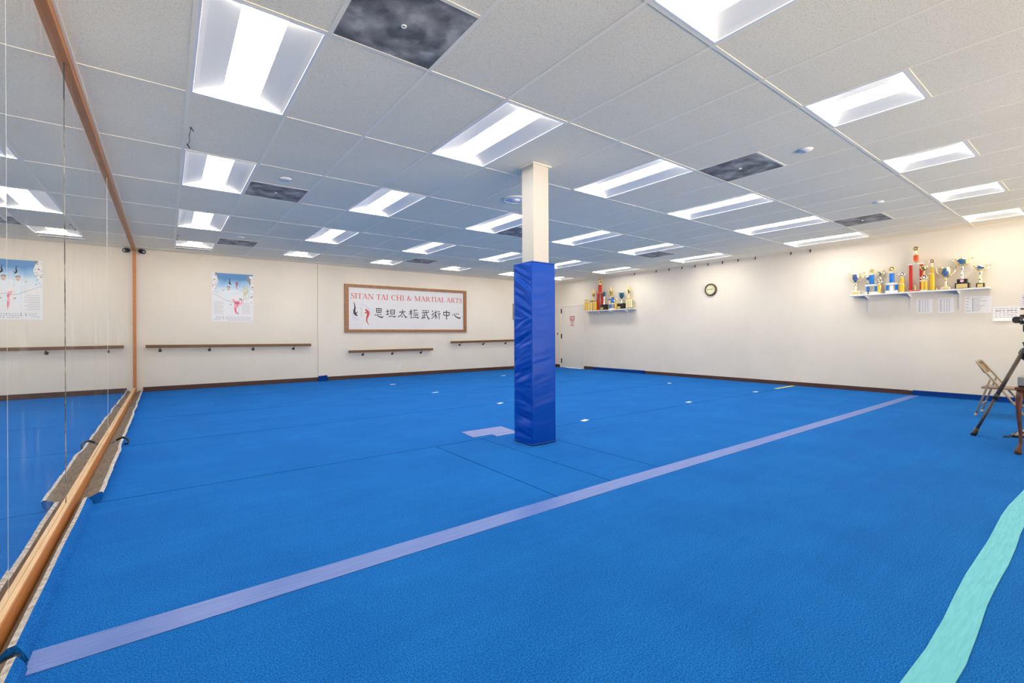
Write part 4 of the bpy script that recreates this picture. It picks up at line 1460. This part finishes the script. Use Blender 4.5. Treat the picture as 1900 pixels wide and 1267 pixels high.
t = troph('thin silver goblet behind the first blue two-tier trophy', 2.835, 10.335)
bx(t, 'base', m_marble, -0.035, 0.035, -0.03, 0.03, 0, 0.03)
cup(t, 0.03, Z(2.03), Z(2.135), 0.03, 0.052, m_silver, False, stem_r=0.014, shallow=True)

t = troph('blue two-tier trophy, first from the far end', 2.755, 10.255)
bx(t, 'base', m_marble, -0.100, 0.100, -0.035, 0.035, 0, Z(1.826))
for cx in (-0.061, 0.061):
    column(t, m_bluf, cx, 0.040, Z(1.826), Z(1.936))
bx(t, 'platform', m_marble, -0.098, 0.098, -0.034, 0.034, Z(1.936), Z(1.958))
column(t, m_bluf, 0.0, 0.060, Z(1.958), Z(2.140))
wreath(t, Z(2.207), 0.030, m_gold, m_skin)
o = tag(MB().lathe([(0.0, 0.0), (0.02, 0.0), (0.012, 0.012), (0.006, 0.03), (0.011, 0.042), (0.004, 0.052), (0, 0.052)], 12).build('figurine', m_blk, loc=(10.17, 2.79, ZS + 0.0005)), 'tiny black figurine in front of the first blue trophy', 'figurine')

t = troph('small gold trophy with ring top tucked beside the first blue trophy', 2.632, 10.185)
bx(t, 'base', m_marble, -0.028, 0.028, -0.026, 0.026, 0, 0.012)
column(t, m_yel, 0.0, 0.040, 0.012, Z(1.945))
wreath(t, Z(2.005), 0.036, m_silver, m_pale)

t = troph('taller winged gold trophy standing behind the small ring-top trophy', 2.650, 10.335)
bx(t, 'base', m_marble, -0.03, 0.03, -0.025, 0.025, 0, 0.03)
cup(t, 0.03, Z(2.10), Z(2.20), 0.025, 0.040, m_pale, True, 0.060, stem_r=0.012)

t = troph('blue two-tier trophy, second from the far end', 2.468, 10.255)
bx(t, 'base', m_marble, -0.088, 0.088, -0.035, 0.035, 0, Z(1.824))
for cx in (-0.062, 0.062):
    column(t, m_bluf, cx, 0.038, Z(1.824), Z(1.936))
bx(t, 'centre_panel', m_marble, -0.026, 0.026, -0.012, 0.012, Z(1.824), Z(1.936))
bx(t, 'platform', m_marble, -0.088, 0.088, -0.034, 0.034, Z(1.936), Z(1.958))
column(t, m_bluf, 0.0, 0.064, Z(1.958), Z(2.140))
wreath(t, Z(2.212), 0.036, m_gold, m_pale)

t = troph('yellow two-step trophy with ring top between blue and red trophies', 2.326, 10.25)
column(t, m_yel, 0.0, 0.066, 0.0, Z(1.931))
column(t, m_yel, 0.0, 0.048, Z(1.931), Z(2.045))
wreath(t, Z(2.102), 0.034, m_silver, m_pale)

t = troph('tallest red-columned trophy in the middle of the shelf', 2.142, 10.27)
bx(t, 'base', m_redf, -0.096, 0.096, -0.035, 0.035, 0, 0.018)
for cx in (-0.070, 0.070):
    column(t, m_redf, cx, 0.043, 0.018, Z(2.250))
bx(t, 'platform', m_marble, -0.094, 0.094, -0.036, 0.036, Z(2.250), Z(2.268))
MB().lathe([(0.06, 0), (0.05, 0.012), (0.03, 0.024), (0.022, 0.03)], 20, z0=Z(2.268)).build('riser', m_pale, t)
column(t, m_oranf, 0.0, 0.062, Z(2.298), Z(2.416))
MB().lathe([(0.03, 0), (0.018, 0.03), (0.014, 0.06), (0.022, 0.075)], 16, z0=Z(2.416)).build('neck', m_pale, t)
wreath(t, Z(2.525), 0.030, m_gold, m_pale)
bb = MB()
bb.lathe([(0.018, 0), (0.016, 0.012), (0.006, 0.02), (0.010, 0.045), (0.014, 0.062), (0.005, 0.07), (0.010, 0.082), (0.006, 0.095), (0, 0.098)], 12)
bb.tube([(-0.02, 0, 0.075), (0, 0, 0.058), (0.022, 0, 0.072)], 0.004, 6)
tag(bb.build('figurine', m_gold, loc=(10.24, 2.148, ZS + 0.019)), 'small gold figurine between the two red columns', 'figurine')

t = troph('gold cup on a wreath over yellow columns, before the red column', 2.025, 10.20)
bx(t, 'base', m_marble, -0.042, 0.042, -0.025, 0.025, 0, 0.010)
for cx in (-0.022, 0.022):
    column(t, m_yel, cx, 0.034, 0.010, Z(1.950))
bx(t, 'platform', m_pale, -0.050, 0.050, -0.022, 0.022, Z(1.950), Z(1.965))
wreath(t, Z(2.012), 0.034, m_pale, m_marble)
cup(t, Z(2.055), Z(2.120), Z(2.200), 0.020, 0.034, m_gold, True, 0.046, stem_r=0.007)

t = troph('tall yellow two-step trophy with ring top beside the tallest red one', 1.935, 10.26)
column(t, m_yel, 0.0, 0.062, 0.0, Z(2.072))
column(t, m_yel, 0.0, 0.040, Z(2.072), Z(2.175))
MB().lathe([(0.024, 0), (0.016, 0.02), (0.010, 0.035), (0.016, 0.05), (0.010, 0.062)], 14, z0=Z(2.175)).build('neck', m_pale, t)
wreath(t, Z(2.282), 0.030, m_pale, m_skin)
o = tag(MB().lathe([(0, 0), (0.016, 0.0), (0.012, 0.01), (0.005, 0.02), (0.010, 0.034), (0, 0.044)], 12).build('figurine', m_gold, loc=(10.19, 1.865, ZS + 0.0005)), 'tiny gold figurine between the tall yellow trophy and a cup', 'figurine')

t = troph('gold cup with navy emblem on a pale block, third from the near end', 1.765)
bx(t, 'base', m_marble, -0.056, 0.056, -0.045, 0.045, 0, Z(1.830))
plq(t, -0.042, 0.042, -0.046, 0.008, 0.036)
cup(t, Z(1.830), Z(1.972), Z(2.155), 0.040, 0.078, m_pale, True, 0.122, (m_navy, 0.056, 0.52))

t = troph('large gold cup with emblem on a two-tier black base', 1.568)
b1 = bx(t, 'base', m_blk, -0.082, 0.082, -0.060, 0.060, 0, Z(1.878))
plq(b1, -0.066, 0.066, -0.061, 0.012, 0.078)
b2 = bx(t, 'upper_base', m_blk, -0.060, 0.060, -0.048, 0.048, Z(1.878), Z(1.942))
bb = MB()
bb.tube([(0.0, -0.052, Z(1.912)), (0.0, -0.048, Z(1.912))], 0.022, 18)
bb.build('medallion', m_pk2, b2)
cup(t, Z(1.942), Z(2.150), Z(2.268), 0.030, 0.090, m_pale, True, 0.118, (m_navy, 0.042, 0.72), stem=m_silver, stem_r=0.013)

t = troph('gold dish-shaped cup on a black base at the near end of the shelf', 1.362)
b1 = bx(t, 'base', m_blk, -0.046, 0.046, -0.040, 0.040, 0, Z(1.858))
plq(b1, -0.032, 0.032, -0.041, 0.010, 0.060)
cup(t, Z(1.858), Z(2.050), Z(2.135), 0.036, 0.082, m_pale, True, 0.110, (m_navy, 0.026, 0.60), shallow=True, stem_r=0.016)

# --- shelf beside the door, from the door end
G2 = 'trophies on the shelf beside the door'
for y, top, lab in ((9.88, m_silver, 'slim yellow trophy nearest the door, first of three'), (9.808, m_gold, 'slim yellow trophy near the door, middle of three'), (9.735, m_pale, 'slim yellow trophy near the door, third of three')):
    t = troph(lab, y, 10.222, G2)
    column(t, m_yel, 0.0, 0.034, 0.0, Z(2.065))
    wreath(t, Z(2.112), 0.022, top, m_pale)

t = troph('gold figure trophy on four pale columns beside the tallest red trophy', 9.600, 10.29, G2)
bx(t, 'base', m_marble, -0.10, 0.10, -0.035, 0.035, 0, 0.012)
for cx in (-0.07, -0.02, 0.03, 0.08):
    column(t, m_pale if cx != -0.02 else m_yel, cx - 0.005, 0.034, 0.012, Z(2.065))
bx(t, 'platform', m_blk, -0.125, 0.125, -0.040, 0.040, Z(2.065), Z(2.085))
cup(t, Z(2.085), Z(2.20), Z(2.34), 0.03, 0.048, m_gold, True, 0.070, stem_r=0.012)
MB().lathe([(0.012, 0), (0.018, 0.04), (0.006, 0.075), (0.012, 0.10), (0.004, 0.14), (0, 0.145)], 12, z0=Z(2.325)).build('figure', m_gold, t)

t = troph('slim yellow trophy in front of the dark red column', 9.445, 10.22, G2)
column(t, m_yel, 0.0, 0.060, 0.0, Z(2.045))
wreath(t, Z(2.110), 0.030, m_silver, m_pale)

t = troph('tallest red trophy on the shelf beside the door', 9.346, 10.30, G2)
bx(t, 'base', m_redf, -0.11, 0.11, -0.035, 0.035, 0, 0.018)
for cx in (-0.072, 0.072):
    column(t, m_redf, cx, 0.060, 0.018, Z(2.300))
bx(t, 'platform', m_oranf, -0.108, 0.108, -0.036, 0.036, Z(2.300), Z(2.330))
column(t, m_redf, 0.0, 0.085, Z(2.330), Z(2.535), capm=m_oranf)
MB().lathe([(0.03, 0), (0.016, 0.03), (0.024, 0.05), (0.012, 0.07)], 14, z0=Z(2.535)).build('neck', m_gold, t)
wreath(t, Z(2.662), 0.050, m_gold, m_pale)

t = troph('silver-stemmed trophy with dark ball top on a black base', 9.125, 10.232, G2)
b1 = bx(t, 'base', m_blk, -0.10, 0.10, -0.050, 0.050, 0, Z(1.945))
plq(b1, -0.09, 0.0, -0.051, 0.015, 0.075)
MB().lathe([(0.04, 0), (0.03, 0.02), (0.014, 0.05), (0.030, 0.10), (0.014, 0.14), (0.030, 0.19), (0.018, 0.25)], 18, z0=Z(1.945)).build('stem', m_silver, t)
MB().lathe([(0.016, 0), (0.03, 0.012), (0.05, 0.05), (0.052, 0.07), (0.042, 0.105), (0.02, 0.125), (0, 0.128)], 20, z0=Z(2.195)).build('ball', m_tealc, t)

t = troph('gold figure trophy behind the blue two-tier trophy beside the door shelf end', 8.950, 10.32, G2)
bx(t, 'base', m_marble, -0.08, 0.08, -0.03, 0.03, 0, 0.012)
for cx in (-0.055, 0.0, 0.055):
    column(t, m_pale, cx, 0.034, 0.012, Z(2.072))
bx(t, 'platform', m_blk, -0.095, 0.095, -0.035, 0.035, Z(2.072), Z(2.090))
cup(t, Z(2.090), Z(2.21), Z(2.36), 0.03, 0.055, m_gold, True, 0.080, stem_r=0.012)
MB().lathe([(0.012, 0), (0.018, 0.04), (0.006, 0.075), (0.012, 0.10), (0.004, 0.14), (0, 0.145)], 12, z0=Z(2.345)).build('figure', m_gold, t)

t = troph('blue two-tier trophy on the shelf beside the door', 8.815, 10.24, G2)
bx(t, 'base', m_marble, -0.11, 0.11, -0.035, 0.035, 0, Z(1.818))
for cx in (-0.066, 0.066):
    column(t, m_bluf, cx, 0.048, Z(1.818), Z(1.942))
bx(t, 'platform', m_marble, -0.10, 0.10, -0.034, 0.034, Z(1.942), Z(1.965))
column(t, m_bluf, 0.0, 0.074, Z(1.965), Z(2.145))
wreath(t, Z(2.205), 0.034, m_gold, m_pale)

t = troph('small gold trophy in front of the teal-topped cup', 8.672, 10.195, G2)
column(t, m_yel, 0.0, 0.050, 0.0, Z(1.972))
wreath(t, Z(2.045), 0.040, m_pale, m_gold)

t = troph('teal cup trophy on a black base with gold plaque', 8.515, 10.27, G2)
b1 = bx(t, 'base', m_blk, -0.125, 0.125, -0.050, 0.050, 0, Z(1.942))
plq(b1, -0.11, -0.01, -0.051, 0.015, 0.075)
cup(t, Z(1.942), Z(2.075), Z(2.240), 0.04, 0.066, m_tealc, True, 0.100, stem=m_pale, stem_r=0.013)

t = troph('gold figure trophy on gold columns at the near end of the door shelf', 8.258, 10.27, G2)
bx(t, 'base', m_blk, -0.12, 0.12, -0.040, 0.040, 0, 0.018)
for cx in (-0.085, -0.03, 0.03, 0.085):
    column(t, m_pale, cx, 0.040, 0.018, Z(2.055))
bx(t, 'platform', m_plq, -0.125, 0.125, -0.042, 0.042, Z(2.055), Z(2.075))
cup(t, Z(2.075), Z(2.20), Z(2.33), 0.035, 0.050, m_gold, True, 0.075, stem_r=0.013)
MB().lathe([(0.012, 0), (0.020, 0.04), (0.007, 0.075), (0.014, 0.10), (0.005, 0.14), (0, 0.145)], 12, z0=Z(2.315)).build('figure', m_gold, t)


# ------------------------------------------------------------------ papers on the wall
def sheet(y0, y1, z0, z1, label, kind, m_=None, curl=0.0):
    yc, zc = (y0 + y1) / 2, (z0 + z1) / 2
    t = wall_thing('paper_sheet', label, 'paper', yc, zc, RX, 'papers pinned on the trophy wall')
    hx, hz = (y0 - y1) / 2, (z1 - z0) / 2
    bb = MB()
    k = 8
    for i in range(k):
        for j in range(k):
            q = []
            for (a, c_) in ((i, j), (i + 1, j), (i + 1, j + 1), (i, j + 1)):
                x = -hx + 2 * hx * a / k
                z = -hz + 2 * hz * c_ / k
                low = max(0.0, 1 - c_ / 2.0)
                q.append((x, -0.0015 - curl * low * low * (0.5 + 0.5 * math.sin(a / k * 5.0)), z))
            bb.face(q)
    bmesh.ops.remove_doubles(bb.bm, verts=bb.bm.verts, dist=1e-5)
    bmesh.ops.solidify(bb.bm, geom=bb.bm.faces[:], thickness=0.0006)
    bb.build('page', m_ or m_paper, t)
    bb = MB()
    yy = -0.0024
    if kind == 'grid':
        for i in range(8):
            for j, a in enumerate((-0.62, -0.28, 0.05, 0.35)):
                z = hz * (0.80 - i * 0.22)
                bb.box(a * hx, (a + 0.14) * hx, yy - 0.0004, yy, z - 0.006, z + 0.006)
        bb.box(-0.72 * hx, -0.66 * hx, yy - 0.0004, yy, -0.8 * hz, 0.85 * hz)
    elif kind == 'lines':
        bb.box(-0.42 * hx, -0.36 * hx, yy - 0.0004, yy, -0.8 * hz, 0.85 * hz)
        for i in range(9):
            z = hz * (0.80 - i * 0.19)
            bb.box(-0.34 * hx, (random.uniform(0.1, 0.75)) * hx, yy - 0.0004, yy, z - 0.003, z + 0.003)
            if i % 2 == 0:
                bb.box(-0.90 * hx, (-0.75 + random.uniform(0, 0.2)) * hx, yy - 0.0004, yy, z - 0.004, z + 0.004)
    else:
        for i in range(5):
            z = hz * (0.72 - i * 0.30)
            for j in range(6):
                a = -0.8 + j * 0.28
                bb.box(a * hx, (a + random.uniform(0.12, 0.24)) * hx, yy - 0.0004, yy, z - (0.010 if i == 1 else 0.004), z + (0.010 if i == 1 else 0.004))
    bb.build('print', m_print, t)


sheet(2.165, 1.955, 1.418, 1.668, 'white sheet of small tables pinned under the shelf, farthest of the papers', 'grid')
sheet(1.888, 1.690, 1.414, 1.662, 'white sheet of small tables pinned under the shelf, second of the papers', 'grid')
sheet(1.562, 1.256, 1.395, 1.662, 'white lined schedule sheet pinned under the near end of the shelf', 'lines')
sheet(1.246, 0.955, 1.258, 1.484, 'white sheet with curled lower edge behind the camcorder lens', 'rows', curl=0.03)
sheet(0.952, 0.74, 1.465, 1.672, 'pale lilac sheet pinned at the picture edge beyond the shelf', 'rows', m_paper2)

# ================================================================== FURNITURE CORNER
# folding chair, back towards the far wall, seat facing the viewer's side
t = thing('folding_chair', 'beige steel folding chair beside the tripod and table', 'chair', (8.637, 0.95, 0))
cxh = 0.203
cy0 = 0.95


def Y(y):
    return y - cy0


bb = MB()
frpts = []
a_top = 0.708
# one bent tube: front foot, up the back frame, over the top, down again
path = [(-cxh, Y(0.700), 0.012), (-cxh, Y(0.756), 0.078), (-cxh, Y(1.033), 0.508), (-cxh, Y(1.140), 0.668), (-cxh + 0.03, Y(1.162), 0.702), (-cxh + 0.07, Y(1.168), a_top)]
path = path + [(-x, y, z) for (x, y, z) in path[::-1]]
bb.tube(path, 0.0115, 10)
bb.build('back_frame', m_chair, t)
bb = MB()
kk = 8
for i in range(kk):
    for j in range(4):
        q = []
        for (a, c_) in ((i, j), (i + 1, j), (i + 1, j + 1), (i, j + 1)):
            x = -cxh + 0.012 + (2 * cxh - 0.024) * a / kk
            s = c_ / 4
            bow = -0.022 * (1 - (2 * a / kk - 1) ** 2)
            q.append((x, Y(1.085 + (1.158 - 1.085) * s) + bow * -1.0, 0.560 + 0.130 * s))
        bb.face(q)
bmesh.ops.remove_doubles(bb.bm, verts=bb.bm.verts, dist=1e-5)
bmesh.ops.solidify(bb.bm, geom=bb.bm.faces[:], thickness=0.006)
bb.build('backrest', m_chair_dk, t, smooth=True)
bb = MB()
bb.box(-cxh + 0.018, cxh - 0.018, Y(0.745), Y(1.120), 0.358, 0.380)
bb.bevel(0.008, 2).build('seat', m_chair_dk, t)
for sgn in (-1, 1):
    bb = MB()
    x = sgn * (cxh - 0.016) if False else sgn * (cxh + 0.020)
    bb.tube([(x, Y(1.030), 0.490), (x, Y(1.040), 0.462), (x, Y(1.168), 0.02)], 0.0105, 10)
    lg = bb.build('leg', m_chair, t)
    MB().tube([(x, Y(1.163), 0.034), (x, Y(1.173), 0.001)], 0.0145, 10).build('foot_cap', m_rubw, lg)
    MB().tube([(sgn * cxh, Y(0.714), 0.028), (sgn * cxh, Y(0.690), 0.001)], 0.0145, 10).build('foot_cap', m_rubw, t)
bb = MB()
bb.tube([(-cxh - 0.02, Y(1.125), 0.16), (cxh + 0.02, Y(1.125), 0.16)], 0.007, 8)
bb.tube([(-cxh, Y(0.835), 0.20), (cxh, Y(0.835), 0.20)], 0.007, 8)
bb.tube([(-cxh, Y(0.975), 0.42), (cxh, Y(0.975), 0.42)], 0.007, 8)
bb.build('stretcher', m_chair, t)

# tripod with a camcorder
TCx, TCy, TH = 7.22, 0.612, 0.90
t = thing('camera_tripod', 'dark tripod with one long leg planted beside the wooden table', 'tripod', (TCx, TCy, 0))
ft = Vector((6.793 - TCx, 0.965 - TCy, 0))
L0 = math.hypot(ft.x, ft.y)
a0 = math.atan2(ft.y, ft.x)
for k in range(3):
    a = a0 + [0, math.radians(122), math.radians(200)][k]
    dr = Vector((math.cos(a), math.sin(a), 0))
    rl = L0 if k == 0 else L0 * 0.80
    top = dr * 0.055 + Vector((0, 0, TH - 0.03))
    bot = dr * (rl - 0.02) + Vector((0, 0, 0.03))
    mid = top.lerp(bot, 0.55)
    bb = MB()
    bb.tube([top, mid], 0.018, 12)
    lg = bb.build('leg', m_leg, t)
    MB().tube([mid, top.lerp(bot, 0.96)], 0.0135, 12).build('lower_tube', m_leg, lg)
    MB().tube([top.lerp(bot, 0.52), top.lerp(bot, 0.575)], 0.024, 12).build('clamp', m_black, lg)
    bb = MB()
    bb.tube([top.lerp(bot, 0.945), bot, dr * rl + Vector((0, 0, 0.001))], [0.021, 0.024, 0.022], 12)
    bb.build('foot', m_black, lg)
bb = MB()
bb.lathe([(0.03, -0.08), (0.06, -0.05), (0.068, 0.0), (0.05, 0.04), (0.022, 0.06)], 18, z0=TH - 0.03)
bb.build('hub', m_black, t)
bb = MB()
bb.tube([(0, 0, TH - 0.25), (0, 0, 1.12)], 0.014, 12)
bb.build('centre_column', m_leg, t)
bb = MB()
bb.tube([(0.0, 0.0, TH + 0.02), (-0.028, 0.020, TH + 0.045), (-0.034, 0.024, TH + 0.075)], 0.008, 8)
bb.box(-0.046, -0.020, 0.014, 0.034, TH + 0.07, TH + 0.082)
bb.build('crank', m_black, t)
bb = MB()
bb.box(-0.03, 0.03, -0.03, 0.03, 1.09, 1.165)
bb.bevel(0.006, 2).build('pan_head', m_black, t)

cam_a = math.atan2(0.602, -0.7985)
t = thing('video_camera', 'black camcorder on the tripod pointing its lens at the floor area', 'camcorder', (TCx, TCy, 1.1655), cam_a)
# local +x is the lens direction
bb = MB().box(-0.20, 0.03, -0.045, 0.045, 0.004, 0.105)
bb.bevel(0.010, 2).build('body', m_black, t)
bb = MB()
bb.tube([(0.03, 0, 0.050), (0.122, 0, 0.050)], 0.034, 20)
ln_ = bb.build('lens', m_black, t)
bb = MB()
bb.tube([(0.076, 0, 0.050), (0.081, 0, 0.050)], 0.0348, 20)
bb.build('silver_ring', m_silver, ln_)
bb = MB()
bb.tube([(0.085, 0, 0.050), (0.124, 0, 0.050)], 0.0352, 20)
bb.build('lens_hood', m_black, ln_)
bb = MB()
bb.tube([(-0.15, 0, 0.104), (-0.14, 0, 0.150), (-0.02, 0, 0.155), (0.02, 0, 0.140), (0.025, 0, 0.104)], 0.009, 10)
bb.build('carry_handle', m_black, t)
bb = MB()
bb.box(0.0, 0.055, -0.018, 0.018, 0.158, 0.172)
bb.build('microphone', m_black, t)

# wooden table with cabriole leg, mostly outside the frame
TX, TY = 6.075, 0.560
t = thing('wooden_table', 'dark reddish wooden table with carved curved legs at the picture edge', 'table', (TX + 0.35, TY - 0.22, 0))
ox, oy = -0.35, 0.22
lxs, lys = (0.0, 0.70), (0.0, -0.44)
MB().box(ox - 0.035, ox + 0.735, oy - 0.475, oy + 0.030, 0.575, 0.597).bevel(0.006, 2).build('tabletop', m_table_wood, t)
bb = MB()
bb.box(ox + 0.01, ox + 0.69, oy - 0.012, oy + 0.008, 0.50, 0.575)
bb.box(ox + 0.01, ox + 0.69, oy - 0.448, oy - 0.428, 0.50, 0.575)
bb.box(ox - 0.010, ox + 0.010, oy - 0.43, oy - 0.01, 0.50, 0.575)
bb.box(ox + 0.69, ox + 0.71, oy - 0.43, oy - 0.01, 0.50, 0.575)
bb.build('apron', m_table_wood, t)
for lx in lxs:
    for ly in lys:
        sx_ = -1 if lx == 0 else 1
        sy_ = 1 if ly == 0 else -1
        bb = MB()
        dg = Vector((sx_, sy_, 0)) * 0.7
        P = [(0.0, 0.575, 0.034), (0.004, 0.50, 0.033), (0.010, 0.42, 0.026), (0.008, 0.32, 0.021), (0.0, 0.20, 0.017), (-0.002, 0.11, 0.017), (0.006, 0.06, 0.022), (0.014, 0.032, 0.034), (0.014, 0.010, 0.034), (0.012, 0.001, 0.026)]
        bb.tube([(ox + lx + dg.x * q[0] * 1.4, oy + ly + dg.y * q[0] * 1.4, q[1]) for q in P], [q[2] * 0.74 for q in P], 14)
        bb.build('leg', m_table_wood, t)
bb = MB()
bb.box(ox + 0.03, ox + 0.67, oy - 0.40, oy - 0.03, 0.185, 0.205)
for lx in lxs:
    for ly in lys:
        bb.box(ox + lx - 0.03 if lx else ox, ox + lx if lx else ox + 0.035, oy + ly - 0.035 if ly == 0 else oy + ly, oy + ly if ly == 0 else oy + ly + 0.045, 0.187, 0.203)
bb.build('lower_shelf', m_table_wood, t)

t = thing('equipment_box', 'low grey equipment box with black base on the wooden table', 'box', (TX + 0.095, TY - 0.10, 0.5975))
MB().box(-0.125, 0.20, -0.20, 0.108, 0.0, 0.018).bevel(0.003, 1).build('base', m_black, t)
MB().box(-0.13, 0.205, -0.205, 0.113, 0.018, 0.088).bevel(0.006, 2).build('case', m_grey, t)
MB().box(-0.128, 0.203, -0.203, 0.111, 0.088, 0.094).bevel(0.003, 1).build('lid', m_steel, t)
bb = MB().box(TX + 0.05, TX + 0.55, TY - 0.34, TY - 0.04, 0.2055, 0.40)
tag(bb.bevel(0.02, 3).build('storage_bin', m_green), 'green fabric bin on the lower shelf of the wooden table', 'bin')

# dark shoe with a loose lace by the table leg
t = thing('shoe', 'dark shoe with pale upper and loose lace on the carpet behind table leg', 'shoe', (7.165, 0.583, 0), math.atan2(0.60, -0.80))
bb = MB()
out = [(0.0, -0.035), (0.06, -0.045), (0.15, -0.042), (0.20, -0.025), (0.21, 0.0), (0.20, 0.025), (0.15, 0.042), (0.06, 0.045), (0.0, 0.035), (-0.03, 0.0)]
bb.prism(out, 'z', 0.001, 0.022)
bb.build('sole', m_black, t)
bb = MB()
sec = [(-0.02, 0.030, 0.075), (0.04, 0.036, 0.080), (0.09, 0.038, 0.072), (0.14, 0.036, 0.052), (0.185, 0.024, 0.034)]
rg = []
for (x, hwid, ht) in sec:
    rg.append([bb.bm.verts.new((x, hwid * math.cos(a), 0.022 + (ht - 0.022) * math.sin(a))) for a in [PI * s / 8 for s in range(9)]])
for A, B in zip(rg, rg[1:]):
    for s in range(8):
        fc_ = bb.bm.faces.new((A[s], A[s + 1], B[s + 1], B[s]))
        fc_.smooth = True
bb.bm.faces.new(rg[0])
bb.bm.faces.new(rg[-1])
bb.build('upper', m_rubw, t)
bb = MB()
bb.tube([(0.12, 0.0, 0.066), (0.17, 0.012, 0.055), (0.23, 0.012, 0.010), (0.27, 0.03, 0.005), (0.30, 0.0, 0.005), (0.27, -0.025, 0.005), (0.23, -0.005, 0.006)], 0.004, 6)
bb.build('lace', m_black, t)
